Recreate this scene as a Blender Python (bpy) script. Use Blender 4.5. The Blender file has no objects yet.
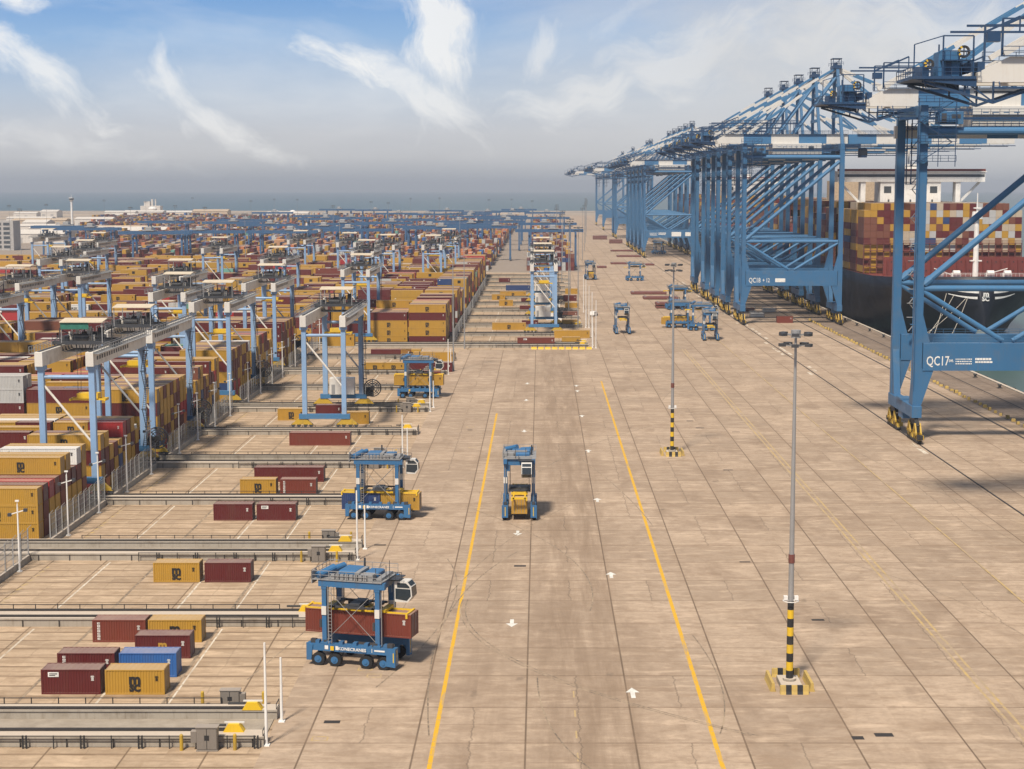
import bpy, math, random
from mathutils import Vector, Matrix, Euler
random.seed(7)
R = math.radians
S = bpy.context.scene
COL = S.collection
W_, H_ = 1024, 769
HC = 51.5                 # height of the viewpoint (a crane platform)
TH = math.atan((384.5-187)/1640.0)
def cy_(d): return (d-6.1)/0.9857      # measured view depth on the ground -> world Y
KX = 1.007
ORD = ['first','second','third','fourth','fifth','sixth','seventh','eighth','ninth','tenth','eleventh','twelfth','thirteenth','fourteenth','fifteenth','sixteenth','seventeenth','eighteenth','nineteenth','twentieth','twenty-first','twenty-second','twenty-third','twenty-fourth','twenty-fifth','twenty-sixth','twenty-seventh','twenty-eighth','twenty-ninth','thirtieth','thirty-first','thirty-second','thirty-third','thirty-fourth','thirty-fifth','thirty-sixth','thirty-seventh','thirty-eighth','thirty-ninth','fortieth','forty-first','forty-second','forty-third','forty-fourth']
# ------------------------------------------------------------------ node helper
class NT:
    def __init__(s, tree): s.t = tree; s.t.nodes.clear()
    def n(s, kind, **kw):
        nd = s.t.nodes.new(kind)
        for k, v in kw.items(): setattr(nd, k, v)
        return nd
    def put(s, sock, v):
        if v is None: return
        if isinstance(v, bpy.types.NodeSocket): s.t.links.new(v, sock)
        else:
            if hasattr(sock.default_value, '__len__') and not hasattr(v, '__len__'): v = (v,)*len(sock.default_value)
            if hasattr(v, '__len__') and len(v) == 3 and len(sock.default_value) == 4: v = (*v, 1)
            sock.default_value = v
    def m(s, op, a, b=None, c=None, clamp=False):
        nd = s.n('ShaderNodeMath', operation=op); nd.use_clamp = clamp
        for i, v in enumerate((a, b, c)):
            if v is not None: s.put(nd.inputs[i], v)
        return nd.outputs[0]
    def mix(s, f, a, b, mode='MIX'):
        nd = s.n('ShaderNodeMix', data_type='RGBA', blend_type=mode)
        s.put(nd.inputs[0], f); s.put(nd.inputs[6], a); s.put(nd.inputs[7], b)
        return nd.outputs[2]
    def noise(s, vec, scale, detail=4, rough=.55, dist=0.0):
        nd = s.n('ShaderNodeTexNoise'); s.put(nd.inputs['Vector'], vec)
        nd.inputs['Scale'].default_value = scale; nd.inputs['Detail'].default_value = detail
        nd.inputs['Roughness'].default_value = rough; nd.inputs['Distortion'].default_value = dist
        return nd.outputs[0]
    def white(s, vec):
        nd = s.n('ShaderNodeTexWhiteNoise', noise_dimensions='3D'); s.put(nd.inputs['Vector'], vec); return nd.outputs[0]
    def sep(s, vec):
        nd = s.n('ShaderNodeSeparateXYZ'); s.put(nd.inputs[0], vec); return nd.outputs
    def com(s, x, y, z=0.0):
        nd = s.n('ShaderNodeCombineXYZ'); s.put(nd.inputs[0], x); s.put(nd.inputs[1], y); s.put(nd.inputs[2], z); return nd.outputs[0]
    def vm(s, op, a, b):
        nd = s.n('ShaderNodeVectorMath', operation=op); s.put(nd.inputs[0], a); s.put(nd.inputs[1], b); return nd.outputs[0]
    def rng(s, v, a, b, c=0.0, d=1.0):
        nd = s.n('ShaderNodeMapRange'); nd.clamp = True
        s.put(nd.inputs[0], v)
        for i, q in enumerate((a, b, c, d)): nd.inputs[1+i].default_value = q
        return nd.outputs[0]
    def geo(s): return s.n('ShaderNodeNewGeometry')
    def pos(s): return s.geo().outputs['Position']
    def objco(s): return s.n('ShaderNodeTexCoord').outputs['Object']
    def out(s, col, rough=.6, metal=0.0, bump=None, bs=.3, bd=.02, spec=None):
        p = s.n('ShaderNodeBsdfPrincipled'); o = s.n('ShaderNodeOutputMaterial')
        s.put(p.inputs['Base Color'], col); s.put(p.inputs['Roughness'], rough); s.put(p.inputs['Metallic'], metal)
        if spec is not None: s.put(p.inputs['Specular IOR Level'], spec)
        if bump is not None:
            b = s.n('ShaderNodeBump'); b.inputs['Strength'].default_value = bs; b.inputs['Distance'].default_value = bd
            s.put(b.inputs['Height'], bump); s.t.links.new(b.outputs[0], p.inputs['Normal'])
        s.t.links.new(p.outputs[0], o.inputs[0]); return p
M = {}
def newmat(name):
    m = bpy.data.materials.new(name); m.use_nodes = True; M[name] = m
    return NT(m.node_tree)
def paint(name, col, rough=.5, grime=(.25,.19,.13), amt=.35, dust=0.0, metal=0.0, scale=.45):
    """weathered paint: blotches, vertical run-off streaks, dust lying on upward faces"""
    t = newmat(name); p = t.pos()
    g = t.geo(); nz = t.sep(g.outputs['Normal'])[2]
    n1 = t.noise(p, scale, 5, .6)
    x, y, z = t.sep(p)
    st = t.noise(t.com(t.m('MULTIPLY', x, 2.2), t.m('MULTIPLY', y, 2.2), t.m('MULTIPLY', z, .18)), 1.0, 4, .65)
    k = t.m('MULTIPLY', t.m('ADD', t.rng(n1, .5, .78), t.rng(st, .52, .8)), amt, clamp=True)
    c = t.mix(t.m('MULTIPLY', t.rng(t.noise(p, .09, 2), .3, .7), .22), col, [q*.72 for q in col])
    c = t.mix(k, c, grime)
    if dust: c = t.mix(t.m('MULTIPLY', t.m('MULTIPLY', t.rng(nz, .5, .9), dust), t.rng(n1, .2, .6, .65, 1.0)), c, (.56,.47,.38))
    t.out(c, t.rng(n1, .3, .7, rough-.08, rough+.12), metal)
def plain(name, col, rough=.6, metal=0.0):
    t = newmat(name); n = t.noise(t.pos(), 1.3, 4, .6)
    t.out(t.mix(t.rng(n, .35, .75), col, [q*.68 for q in col]), rough, metal)

paint('crane_blue', (.040,.138,.280), .45, (.10,.13,.16), .4)
paint('tie_blue', (.055,.175,.34), .45, (.10,.13,.16), .3)
paint('pale_blue', (.235,.375,.58), .5, (.22,.22,.22), .4)
paint('machine_blue', (.036,.14,.30), .4, (.08,.09,.11), .4)
paint('deep_blue', (.015,.05,.12), .45, (.05,.06,.08), .4)
paint('far_blue', (.035,.10,.21), .5, (.06,.09,.13), .3)
paint('white_paint', (.64,.62,.58), .5, (.45,.38,.30), .3)
paint('cream_paint', (.72,.68,.61), .55, (.33,.27,.21), .6)
paint('roof_cream', (.62,.53,.40), .6, (.40,.32,.22), .5)
paint('grey_steel', (.28,.28,.28), .5, (.14,.12,.10), .5)
paint('dark_steel', (.045,.048,.055), .5, (.07,.06,.05), .4)
paint('rust_steel', (.17,.055,.045), .65, (.09,.045,.03), .6)
paint('yellow_paint', (.50,.32,.03), .5, (.20,.14,.05), .5)
paint('safety_yellow', (.72,.46,.02), .5, (.30,.22,.08), .3)
paint('black_paint', (.02,.02,.022), .55, (.06,.05,.04), .4)
paint('galvanised', (.36,.36,.36), .45, (.22,.20,.18), .4, 0, .4)
paint('cabinet_grey', (.20,.175,.15), .6, (.12,.10,.08), .4, .4)
paint('wall_concrete', (.36,.32,.265), .9, (.16,.125,.09), .6, .8)
paint('hull_navy', (.007,.010,.020), .5, (.017,.017,.02), .5, 0, 0, .12)
paint('hull_red', (.17,.035,.028), .6, (.10,.03,.025), .5)
paint('boot_red', (.05,.025,.022), .6, (.05,.03,.025), .6, 0, 0, .2)
paint('bulb_grey', (.20,.23,.23), .5, (.08,.10,.10), .5)
paint('ship_white', (.80,.785,.75), .5, (.35,.27,.2), .35)
plain('pile_orange', (.50,.27,.14), .9)
plain('rubber', (.016,.016,.017), .85)
plain('lens', (.55,.55,.5), .3)
plain('green_cloth', (.03,.16,.12), .8)
paint('dull_yellow', (.52,.36,.10), .7, (.2,.15,.09), .55)
plain('old_asphalt', (.30,.245,.20), .95)
plain('white_line', (.74,.72,.66), .7)
plain('letter_white', (.80,.79,.75), .6)
plain('letter_black', (.018,.016,.016), .6)
plain('rope', (.55,.5,.42), .9)
plain('drain_iron', (.035,.03,.028), .8)
plain('dust_patch', (.62,.54,.44), .95)
plain('shed_white', (.66,.61,.55), .8)
plain('shed_tan', (.52,.40,.28), .9)
plain('block_grey', (.44,.42,.40), .85)
plain('window_dark', (.07,.08,.09), .3)
t = newmat('glass_dark'); t.out((.025,.035,.045), .12, 0, spec=.6)
CCOL = {'mustard yellow': (.43,.24,.03), 'maroon': (.105,.012,.012), 'rust red': (.165,.034,.02), 'bright red': (.36,.025,.028),
        'navy blue': (.022,.05,.15), 'royal blue': (.03,.12,.36), 'teal green': (.14,.34,.28), 'pale grey': (.44,.44,.43), 'white': (.72,.71,.68), 'orange': (.5,.17,.06), 'brown': (.17,.06,.035), 'sand beige': (.46,.38,.28)}
for k, v in CCOL.items(): paint('box '+k, v, .55, (v[0]*.5+.05, v[1]*.5+.035, v[2]*.5+.02), .38, .36)
# pavements ---------------------------------------------------------------
def pavement(name, base, x0, px, y0, py, streak, marks, crack):
    t = newmat(name); p = t.pos(); x, y, z = t.sep(p)
    ux = t.m('DIVIDE', t.m('SUBTRACT', x, x0), px)
    uy = t.m('DIVIDE', t.m('SUBTRACT', y, y0), py)
    # every slab casts slightly off its joint line
    cell = t.com(t.m('FLOOR', ux), t.m('FLOOR', uy), 0.0)
    sub = t.com(t.m('FLOOR', t.m('MULTIPLY', ux, 2.0)), t.m('FLOOR', uy), 5.0)
    w = t.white(cell); w2 = t.white(sub)
    b2 = [q*.70 for q in base]
    c = t.mix(t.rng(w, 0, 1, 0, .95), base, b2)
    c = t.mix(t.rng(w2, .2, 1, 0, .30), c, [q*.8 for q in base])
    big = t.noise(p, .022, 5, .6)
    c = t.mix(t.rng(big, .42, .72, 0, .38), c, (base[0]*.70, base[1]*.66, base[2]*.62))
    lite = t.noise(t.vm('ADD', p, (91, 33, 0)), .05, 5, .65)
    c = t.mix(t.rng(lite, .52, .75, 0, .5), c, (base[0]*1.18, base[1]*1.2, base[2]*1.22))
    # streaks of tyre rubber and oil
    sx, sy = streak
    s1 = t.noise(t.com(t.m('MULTIPLY', x, sx), t.m('MULTIPLY', y, sy), 0.0), 1.0, 6, .68, .4)
    c = t.mix(t.rng(s1, .52, .76, 0, marks), c, (base[0]*.42, base[1]*.38, base[2]*.35))
    s2 = t.noise(t.com(t.m('MULTIPLY', x, sy*1.3), t.m('MULTIPLY', y, sx*.9), 3.0), 1.0, 5, .7, .6)
    c = t.mix(t.rng(s2, .58, .8, 0, marks*.8), c, (base[0]*.5, base[1]*.42, base[2]*.34))
    fine = t.noise(p, 1.1, 6, .7)
    c = t.mix(t.rng(fine, .42, .72, 0, .5), c, [q*.55 for q in base])
    mid = t.noise(t.com(t.m('ADD', t.m('MULTIPLY', x, .22), t.m('MULTIPLY', w2, 9.0)), t.m('MULTIPLY', y, .5), 4.0), 1.0, 6, .7, .3)
    c = t.mix(t.rng(mid, .47, .70, 0, .75), c, (base[0]*.56, base[1]*.52, base[2]*.48))
    mid2 = t.noise(t.com(t.m('MULTIPLY', x, .2), t.m('MULTIPLY', y, .6), 14.0), 1.0, 5, .65, .3)
    c = t.mix(t.rng(mid2, .52, .70, 0, .6), c, (base[0]*1.25, base[1]*1.26, base[2]*1.26))
    if crack > .5:
        lane = t.m('MAXIMUM', t.rng(t.m('ABSOLUTE', t.m('SUBTRACT', x, 5.0)), 7.5, 3.5), t.m('MULTIPLY', t.rng(t.m('ABSOLUTE', t.m('ADD', x, 5.5)), 4.0, 1.5), .6))
        ln = t.noise(t.com(t.m('MULTIPLY', x, .5), t.m('MULTIPLY', y, .035), 21.0), 1.0, 6, .68, .3)
        c = t.mix(t.m('MULTIPLY', t.m('MULTIPLY', lane, t.rng(ln, .36, .62)), .8), c, (base[0]*.5, base[1]*.47, base[2]*.44))
    spots = t.noise(t.vm('MULTIPLY', p, (1, .55, 1)), .34, 3, .5)
    c = t.mix(t.rng(spots, .69, .75, 0, .6), c, [q*.38 for q in base])
    # joints
    fx = t.m('ABSOLUTE', t.m('SUBTRACT', t.m('FRACT', ux), .5)); fy = t.m('ABSOLUTE', t.m('SUBTRACT', t.m('FRACT', uy), .5))
    jx = t.rng(fx, .5-.13/px, .5-.04/px); jy = t.rng(fy, .5-(.15 if crack > .3 else .34)/py, .5-(.05 if crack > .3 else .1)/py)
    jm = t.rng(t.noise(p, .3, 3), .25, .55, .35, 1.0)
    c = t.mix(t.m('MULTIPLY', jx, .86), c, (base[0]*.22, base[1]*.2, base[2]*.18))
    c = t.mix(t.m('MULTIPLY', t.m('MULTIPLY', jy, jm), .78), c, (base[0]*.28, base[1]*.24, base[2]*.2))
    # half joints sawn across some slabs, and short dark patches lying across the lanes
    hy = t.m('ABSOLUTE', t.m('SUBTRACT', t.m('FRACT', t.m('ADD', uy, .5)), .5))
    hj = t.m('MULTIPLY', t.rng(hy, .5-.11/py, .5-.04/py), t.rng(t.white(t.vm('ADD', cell, (3, 9, 4))), .45, .5))
    c = t.mix(t.m('MULTIPLY', hj, .5), c, (base[0]*.4, base[1]*.36, base[2]*.32))
    ps = t.com(t.m('ADD', t.m('MULTIPLY', x, .10), t.m('MULTIPLY', w, 37.0)), t.m('MULTIPLY', y, .075), t.m('MULTIPLY', w2, 4.0))
    pa = t.noise(ps, 1.0, 7, .72, .8)
    c = t.mix(t.m('MULTIPLY', t.rng(pa, .46, .76, 0, .8), t.rng(w2, .1, .9, .25, 1.0)), c, (base[0]*.46, base[1]*.43, base[2]*.41))
    ed = t.m('MULTIPLY', t.rng(fx, .40, .5), t.rng(t.noise(t.vm('ADD', p, (5, 71, 0)), .12, 4, .7), .45, .7))
    c = t.mix(t.m('MULTIPLY', ed, .5), c, (base[0]*.55, base[1]*.5, base[2]*.46))
    # wandering cracks near the middle of each slab, present in most of them
    wob = t.m('MULTIPLY', t.m('SUBTRACT', t.noise(t.com(t.m('FLOOR', ux), t.m('MULTIPLY', y, .35), 1.0), 1.0, 5, .75), .5), .16)
    cx = t.m('ABSOLUTE', t.m('SUBTRACT', t.m('ADD', t.m('FRACT', ux), wob), .5))
    ck = t.m('MULTIPLY', t.rng(cx, .03/px, .10/px, 1, 0), t.rng(t.white(t.vm('ADD', cell, (7, 3, 1))), .55, .6))
    c = t.mix(t.m('MULTIPLY', ck, crack), c, [q*.25 for q in base])
    t.out(c, t.rng(fine, .3, .7, .82, .97), bump=fine, bs=.15, bd=.01, spec=.25)
pavement('apron_concrete', (.485,.368,.268), -1.36-10.27*40, 10.27, 158.5-10.6*60, 10.6, (.16,.05), .7, .55)
pavement('yard_concrete', (.53,.395,.27), -2997.9, 7.4, -1000.6, 3.45, (.045,.5), .72, .25)
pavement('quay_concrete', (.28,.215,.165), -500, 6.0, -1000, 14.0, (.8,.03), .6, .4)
t = newmat('land_sand'); n = t.noise(t.pos(), .006, 6, .65)
t.out(t.mix(t.rng(n, .38, .62), (.42,.33,.24), (.24,.20,.16)), .95)
t = newmat('trench_grey'); n = t.noise(t.pos(), .5, 6, .65)
t.out(t.mix(t.rng(n, .35, .7), (.36,.31,.25), (.25,.21,.165)), .95)
t = newmat('sea_water'); p = t.pos(); n = t.noise(p, .25, 5, .6); b = t.noise(p, .01, 3)
t.out(t.mix(t.rng(b, .3, .7), (.035,.085,.075), (.04,.075,.075)), .35, 0, n, .35, .25, .5)
def roadpaint(name, col, wear):
    t = newmat(name); n = t.noise(t.pos(), 1.4, 6, .75); n2 = t.noise(t.vm('MULTIPLY', t.pos(), (1, .12, 1)), .9, 4, .7)
    k = t.m('MAXIMUM', t.rng(n, wear, wear+.2), t.rng(n2, wear+.02, wear+.2))
    t.out(t.mix(k, col, (.36,.27,.18)), .8)
roadpaint('lane_yellow', (.64,.36,.012), .52)
roadpaint('worn_yellow', (.52,.36,.12), .40)
roadpaint('worn_white', (.66,.60,.50), .45)
roadpaint('worn_dark', (.13,.10,.075), .42)
# ------------------------------------------------------------------ mesh builder
class MB:
    def __init__(s): s.v = []; s.f = []; s.mi = []; s.cur = 0; s.tf = None
    def mat(s, i): s.cur = i; return s
    def add(s, vs, fs):
        o = len(s.v)
        if s.tf is not None: vs = [tuple(s.tf @ Vector(v)) for v in vs]
        s.v += [tuple(v) for v in vs]
        for f in fs: s.f.append(tuple(i+o for i in f)); s.mi.append(s.cur)
        return s
    def box(s, x0, x1, y0, y1, z0, z1):
        return s.add([(x0,y0,z0),(x1,y0,z0),(x1,y1,z0),(x0,y1,z0),(x0,y0,z1),(x1,y0,z1),(x1,y1,z1),(x0,y1,z1)],
                     [(0,3,2,1),(4,5,6,7),(0,1,5,4),(1,2,6,5),(2,3,7,6),(3,0,4,7)])
    def cbox(s, cx, cy, z0, sx, sy, sz): return s.box(cx-sx/2, cx+sx/2, cy-sy/2, cy+sy/2, z0, z0+sz)
    def bev(s, x0, x1, y0, y1, z0, z1, b):
        """box with bevelled vertical and top edges"""
        def ring(i, z): return [(x0+i+b,y0+i,z),(x1-i-b,y0+i,z),(x1-i,y0+i+b,z),(x1-i,y1-i-b,z),(x1-i-b,y1-i,z),(x0+i+b,y1-i,z),(x0+i,y1-i-b,z),(x0+i,y0+i+b,z)]
        vs = ring(0, z0)+ring(0, z1-b)+ring(b, z1)
        fs = [tuple(range(7,-1,-1)), tuple(range(16,24))]
        for a in (0, 8):
            for k in range(8): fs.append((a+k, a+(k+1)%8, a+8+(k+1)%8, a+8+k))
        return s.add(vs, fs)
    def prism(s, poly, axis, a, b):
        """poly in the two other axes, extruded along axis from a to b"""
        def mk(p, d): return {'x': (d,p[0],p[1]), 'y': (p[0],d,p[1]), 'z': (p[0],p[1],d)}[axis]
        n = len(poly); vs = [mk(p,a) for p in poly]+[mk(p,b) for p in poly]
        fs = [tuple(range(n)), tuple(range(2*n-1,n-1,-1))]+[(i,(i+1)%n+0,(i+1)%n+n,i+n)[::-1] for i in range(n)]
        return s.add(vs, fs)
    def beam(s, p, q, w, h=None):
        p, q = Vector(p), Vector(q); h = h or w
        d = (q-p).normalized(); up = Vector((0,0,1)) if abs(d.z) < .95 else Vector((1,0,0))
        a = d.cross(up).normalized()*(w/2); b = a.normalized().cross(d)*(h/2)
        vs = [p-a-b, p+a-b, p+a+b, p-a+b, q-a-b, q+a-b, q+a+b, q-a+b]
        return s.add(vs, [(0,1,2,3),(7,6,5,4),(0,4,5,1),(1,5,6,2),(2,6,7,3),(3,7,4,0)])
    def tube(s, p, q, r, n=8, r2=None, cap=True):
        p, q = Vector(p), Vector(q); r2 = r if r2 is None else r2
        d = (q-p).normalized(); up = Vector((0,0,1)) if abs(d.z) < .95 else Vector((1,0,0))
        a = d.cross(up).normalized(); b = a.cross(d)
        vs = []
        for c, rr in ((p,r),(q,r2)):
            for k in range(n):
                t = 2*math.pi*k/n; vs.append(c+a*(rr*math.cos(t))+b*(rr*math.sin(t)))
        fs = [(k, k+n, (k+1)%n+n, (k+1)%n) for k in range(n)]
        if cap: fs += [tuple(range(n)), tuple(range(2*n-1,n-1,-1))]
        return s.add(vs, fs)
    def banded(s, p, q, w, step, m0, m1, h=None):
        """bar painted in two alternating colours"""
        p, q = Vector(p), Vector(q); L = (q-p).length; n = max(1, round(L/step))
        for k in range(n):
            s.cur = m0 if k % 2 == 0 else m1
            s.beam(p.lerp(q, k/n), p.lerp(q, (k+1)/n), w, h)
        return s
    def rails(s, p, q, h=1.1, step=2.0, r=.045):
        p, q = Vector(p), Vector(q); L = (q-p).length; n = max(1, int(L/step)); u = Vector((0,0,h))
        s.beam(p+u, q+u, r*2); s.beam(p+u*.5, q+u*.5, r*1.5)
        for k in range(n+1):
            c = p.lerp(q, k/n); s.beam(c, c+u, r*1.6)
        return s
    def mesh(s, name, mats):
        me = bpy.data.meshes.new(name); me.from_pydata(s.v, [], s.f)
        for m in (mats if isinstance(mats, (list,tuple)) else [mats]): me.materials.append(M[m])
        if any(s.mi): me.polygons.foreach_set('material_index', s.mi)
        me.validate(); me.update(); return me
    def build(s, name, mats, parent=None, loc=None):
        return link(name, s.mesh(name, mats), parent, loc)
def link(name, data, parent=None, loc=None, rz=0.0):
    o = bpy.data.objects.new(name, data); COL.objects.link(o)
    if parent is not None: o.parent = parent
    if loc is not None: o.location = loc
    if rz: o.rotation_euler[2] = rz
    return o
def tag(o, label=None, cat=None, group=None, kind=None):
    if label: o['label'] = label
    if cat: o['category'] = cat
    if group: o['group'] = group
    if kind: o['kind'] = kind
    return o
def thing(name, label, cat, loc=(0,0,0), rz=0.0, group=None):
    return tag(link(name, None, None, loc, rz), label, cat, group)
KIDS = {}
def copy_tree(o, loc=None, rz=None, label=None, skip=(), parent=None):
    if o.name not in KIDS: KIDS[o.name] = list(o.children)
    c = o.copy(); COL.objects.link(c)
    if parent is not None: c.parent = parent
    if loc is not None: c.location = loc
    if rz is not None: c.rotation_euler[2] = rz
    if label: c['label'] = label
    for ch in KIDS[o.name]:
        if ch.name.split('.')[0] not in skip: copy_tree(ch, parent=c, skip=skip)
    return c
def text_mesh(txt, size, ext=.02, bold=0.0, space=1.0):
    cu = bpy.data.curves.new('lettering', 'FONT'); cu.body = txt; cu.size = size; cu.extrude = ext; cu.offset = bold
    cu.align_x = 'CENTER'; cu.align_y = 'CENTER'; cu.resolution_u = 2; cu.space_line = space
    ob = bpy.data.objects.new('lettering', cu); COL.objects.link(ob)
    dg = bpy.context.evaluated_depsgraph_get(); me = bpy.data.meshes.new_from_object(ob.evaluated_get(dg))
    bpy.data.objects.remove(ob); return me
def place_text(name, me, mat, parent, loc, rot):
    if not me.materials: me.materials.append(M[mat])
    o = link(name, me, parent, loc); o.rotation_euler = rot; return o
FRONT = (R(90), 0, 0); BACK = (R(90), 0, R(180)); RIGHT = (R(90), 0, R(90)); LEFT = (R(90), 0, R(-90))

# ------------------------------------------------------------------ camera, light, sky
cam = bpy.data.cameras.new('camera'); co = link('camera', cam, None, (0, 0, HC))
cam.sensor_width = 36; cam.lens = 1640/1024*36; cam.clip_end = 40000; cam.clip_start = 1
co.rotation_euler = (R(90)-TH, 0, 0); cam.shift_x = -28/1024; S.camera = co
SUN_EL, SUN_AZ = R(54), R(-159)       # azimuth from +Y, clockwise positive: the sun stands left of and behind the viewer
sd = Vector((math.sin(SUN_AZ)*math.cos(SUN_EL), math.cos(SUN_AZ)*math.cos(SUN_EL), math.sin(SUN_EL)))
sun = bpy.data.lights.new('sun', 'SUN'); sun.energy = 4.9; sun.angle = R(6.5); sun.color = (1, .90, .76)
so = link('sun', sun, None, (0, 0, 300)); so.rotation_euler = sd.to_track_quat('Z', 'Y').to_euler()
wd = bpy.data.worlds.new('World'); S.world = wd; wd.use_nodes = True
t = NT(wd.node_tree)
sky = t.n('ShaderNodeTexSky', sky_type='NISHITA'); sky.sun_disc = False; sky.sun_elevation = SUN_EL; sky.sun_rotation = SUN_AZ
sky.dust_density = 1.5; sky.air_density = 1.0
d = t.n('ShaderNodeTexCoord').outputs['Generated']; dx, dy, dz = t.sep(d)
ady = t.m('MAXIMUM', t.m('ABSOLUTE', dy), .05)
u = t.m('DIVIDE', dx, ady); v = t.m('DIVIDE', dz, ady)
uv = t.com(u, v, 0.0)
def ramp(val, stops):
    nd = t.n('ShaderNodeValToRGB'); t.put(nd.inputs[0], val); el = nd.color_ramp.elements
    while len(el) > 1: el.remove(el[-1])
    for i, (p, c) in enumerate(stops):
        e = el[0] if i == 0 else el.new(p)
        e.position = p; e.color = (*c, 1)
    return nd.outputs[0]
KS = .07; SK = 1.06/KS
vv = t.rng(v, 0.0, .20)
low = ramp(vv, [(0,(.30,.325,.36)), (.035,(.38,.395,.425)), (.09,(.50,.505,.52)), (.16,(.52,.535,.565)), (.28,(.44,.52,.625)), (.45,(.27,.43,.66)), (.62,(.135,.305,.61)), (1,(.10,.26,.58))])
low = t.mix(1.0, low, (SK, SK, SK), 'MULTIPLY')
base = t.mix(t.rng(v, .12, .5), low, sky.outputs[0])
def px(x, y): return ((x-540)/1640, (187-y)/1640)
def wisp(x, y, ang, L, Wd, strength, seed, nscale=8.0):
    """a drawn-out cloud: an elongated envelope broken up by stretched noise"""
    cx, cyy = px(x, y); a = R(ang); ca, sa = math.cos(a), math.sin(a)
    ru = t.m('SUBTRACT', u, cx); rv = t.m('SUBTRACT', v, cyy)
    al = t.m('ADD', t.m('MULTIPLY', ru, ca), t.m('MULTIPLY', rv, sa)); ac = t.m('SUBTRACT', t.m('MULTIPLY', rv, ca), t.m('MULTIPLY', ru, sa))
    bend = t.m('MULTIPLY', t.m('SUBTRACT', t.noise(t.com(t.m('MULTIPLY', al, 14), seed, 0.0), 1.0, 2), .5), Wd/1640*2.2)
    ac = t.m('ADD', ac, bend)
    e = t.m('ADD', t.m('POWER', t.m('DIVIDE', al, L/1640), 2.0), t.m('POWER', t.m('DIVIDE', ac, Wd*.78/1640), 2.0))
    env = t.m('POWER', 2.718, t.m('MULTIPLY', e, -1.0))
    n = t.noise(t.com(t.m('ADD', t.m('MULTIPLY', al, 26), seed), t.m('MULTIPLY', ac, 58), seed*.37), 1.0, 11, .66, .25)
    k = t.m('ADD', t.m('MULTIPLY', env, 1.15), t.m('MULTIPLY', t.m('SUBTRACT', n, .5), 2.6))
    k = t.m('MULTIPLY', t.rng(k, .30, 1.12), t.rng(env, .02, .35))
    return t.m('MULTIPLY', k, strength*.84)
ws = [(436,40,97,80,42,1.0,1.3), (352,66,-16,62,20,1.0,2.9), (405,90,-32,95,26,.8,4.1), (45,78,-30,95,26,.85,5.7), (178,82,-70,50,20,.75,6.2), (215,118,-28,95,18,.7,7.7),
      (22,3,-8,48,15,1.0,8.8), (70,140,-12,110,24,.4,9.4), (580,98,14,80,30,.7,10.9), (545,55,70,40,20,.65,11.6), (690,52,14,130,48,.7,12.4), (880,30,0,170,70,.75,13.7), (620,20,40,80,18,.35,14.2)]
cl = None
for q in ws:
    k = wisp(*q); cl = k if cl is None else t.m('MAXIMUM', cl, k)
veil = t.m('MULTIPLY', t.rng(t.noise(t.com(t.m('MULTIPLY', u, 5), t.m('MULTIPLY', v, 16), 2.0), 1.0, 7, .6, .5), .42, .72), .34)
veil = t.m('MULTIPLY', veil, t.rng(v, .005, .05))
cl = t.m('MAXIMUM', cl, veil)
cl = t.m('MULTIPLY', cl, t.rng(dy, 0, .2))
gen = t.rng(t.noise(t.vm('MULTIPLY', d, (2, 2, 4)), 1.6, 7, .6), .5, .75, 0, .5)
cl = t.m('MAXIMUM', cl, t.m('MULTIPLY', gen, t.rng(dz, .15, .35)), clamp=True)
skyc = t.mix(cl, base, (.88*SK, .87*SK, .845*SK))
# the right of the sky is covered by a thin grey cloud sheet
sheet = t.m('MULTIPLY', t.m('MULTIPLY', t.rng(u, -.08, .12), t.rng(v, .0, .05, .35, .72)), t.rng(t.noise(t.com(t.m('MULTIPLY', u, 9), t.m('MULTIPLY', v, 20), 7.0), 1.0, 7, .55, .1), .25, .6, .4, 1.0))
skyc = t.mix(t.m('MULTIPLY', sheet, t.rng(dy, 0, .2)), skyc, (.60*SK, .595*SK, .59*SK))
bg = t.n('ShaderNodeBackground'); t.put(bg.inputs[0], skyc); bg.inputs[1].default_value = KS
wo = t.n('ShaderNodeOutputWorld'); t.t.links.new(bg.outputs[0], wo.inputs[0])
S.view_settings.view_transform = 'Standard'; S.view_settings.look = 'None'; S.view_settings.gamma = 1; S.view_settings.exposure = 0.10
S.cycles.max_bounces = 5; S.cycles.diffuse_bounces = 2; S.cycles.glossy_bounces = 2; S.cycles.volume_bounces = 0
S.cycles.use_denoising = True; S.cycles.sample_clamp_indirect = 4
# ------------------------------------------------------------------ ground
Y1 = cy_(518)             # where the second stretch of yard (set further right) begins
Y2 = cy_(985)
XF, XE = -70.9, -25.6     # stack fence line and apron edge of the first stretch
SH = 42.3                 # shift of the second stretch
def sheet(name, mat, x0, x1, y0, y1, z=0.0, parent=None):
    m = MB(); m.add([(x0,y0,z),(x1,y0,z),(x1,y1,z),(x0,y1,z)], [(0,1,2,3)])
    return m.build(name, mat, parent)
tag(sheet('ground', 'land_sand', -9000, 121.4, -300, 3600, -.08), kind='structure')
m = MB(); m.add([(XE,-60,0),(104,-60,0),(104,Y1,0),(XE,Y1,0),(XE+SH-.7,Y1,0),(104,3000,0),(26,3000,0),(XE+SH-.7,Y2+14,0),(26,Y2+14,0)], [(0,1,2,3),(4,2,8,7) if False else (4,2,5,6,8,7)])
tag(m.build('apron_pavement', 'apron_concrete'), kind='structure')
m = MB(); m.add([(-420,-60,0),(XE,-60,0),(XE,Y1,0),(-420,Y1,0),(XE+SH-.7,Y1,0),(XE+SH-.7,Y2,0),(-420,Y2,0)], [(0,1,2,3),(3,4,5,6)])
tag(m.build('yard_pavement', 'yard_concrete'), kind='structure')
tag(sheet('quay_pavement', 'quay_concrete', 104, 121.4, -60, 3000, .0), kind='structure')
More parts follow.
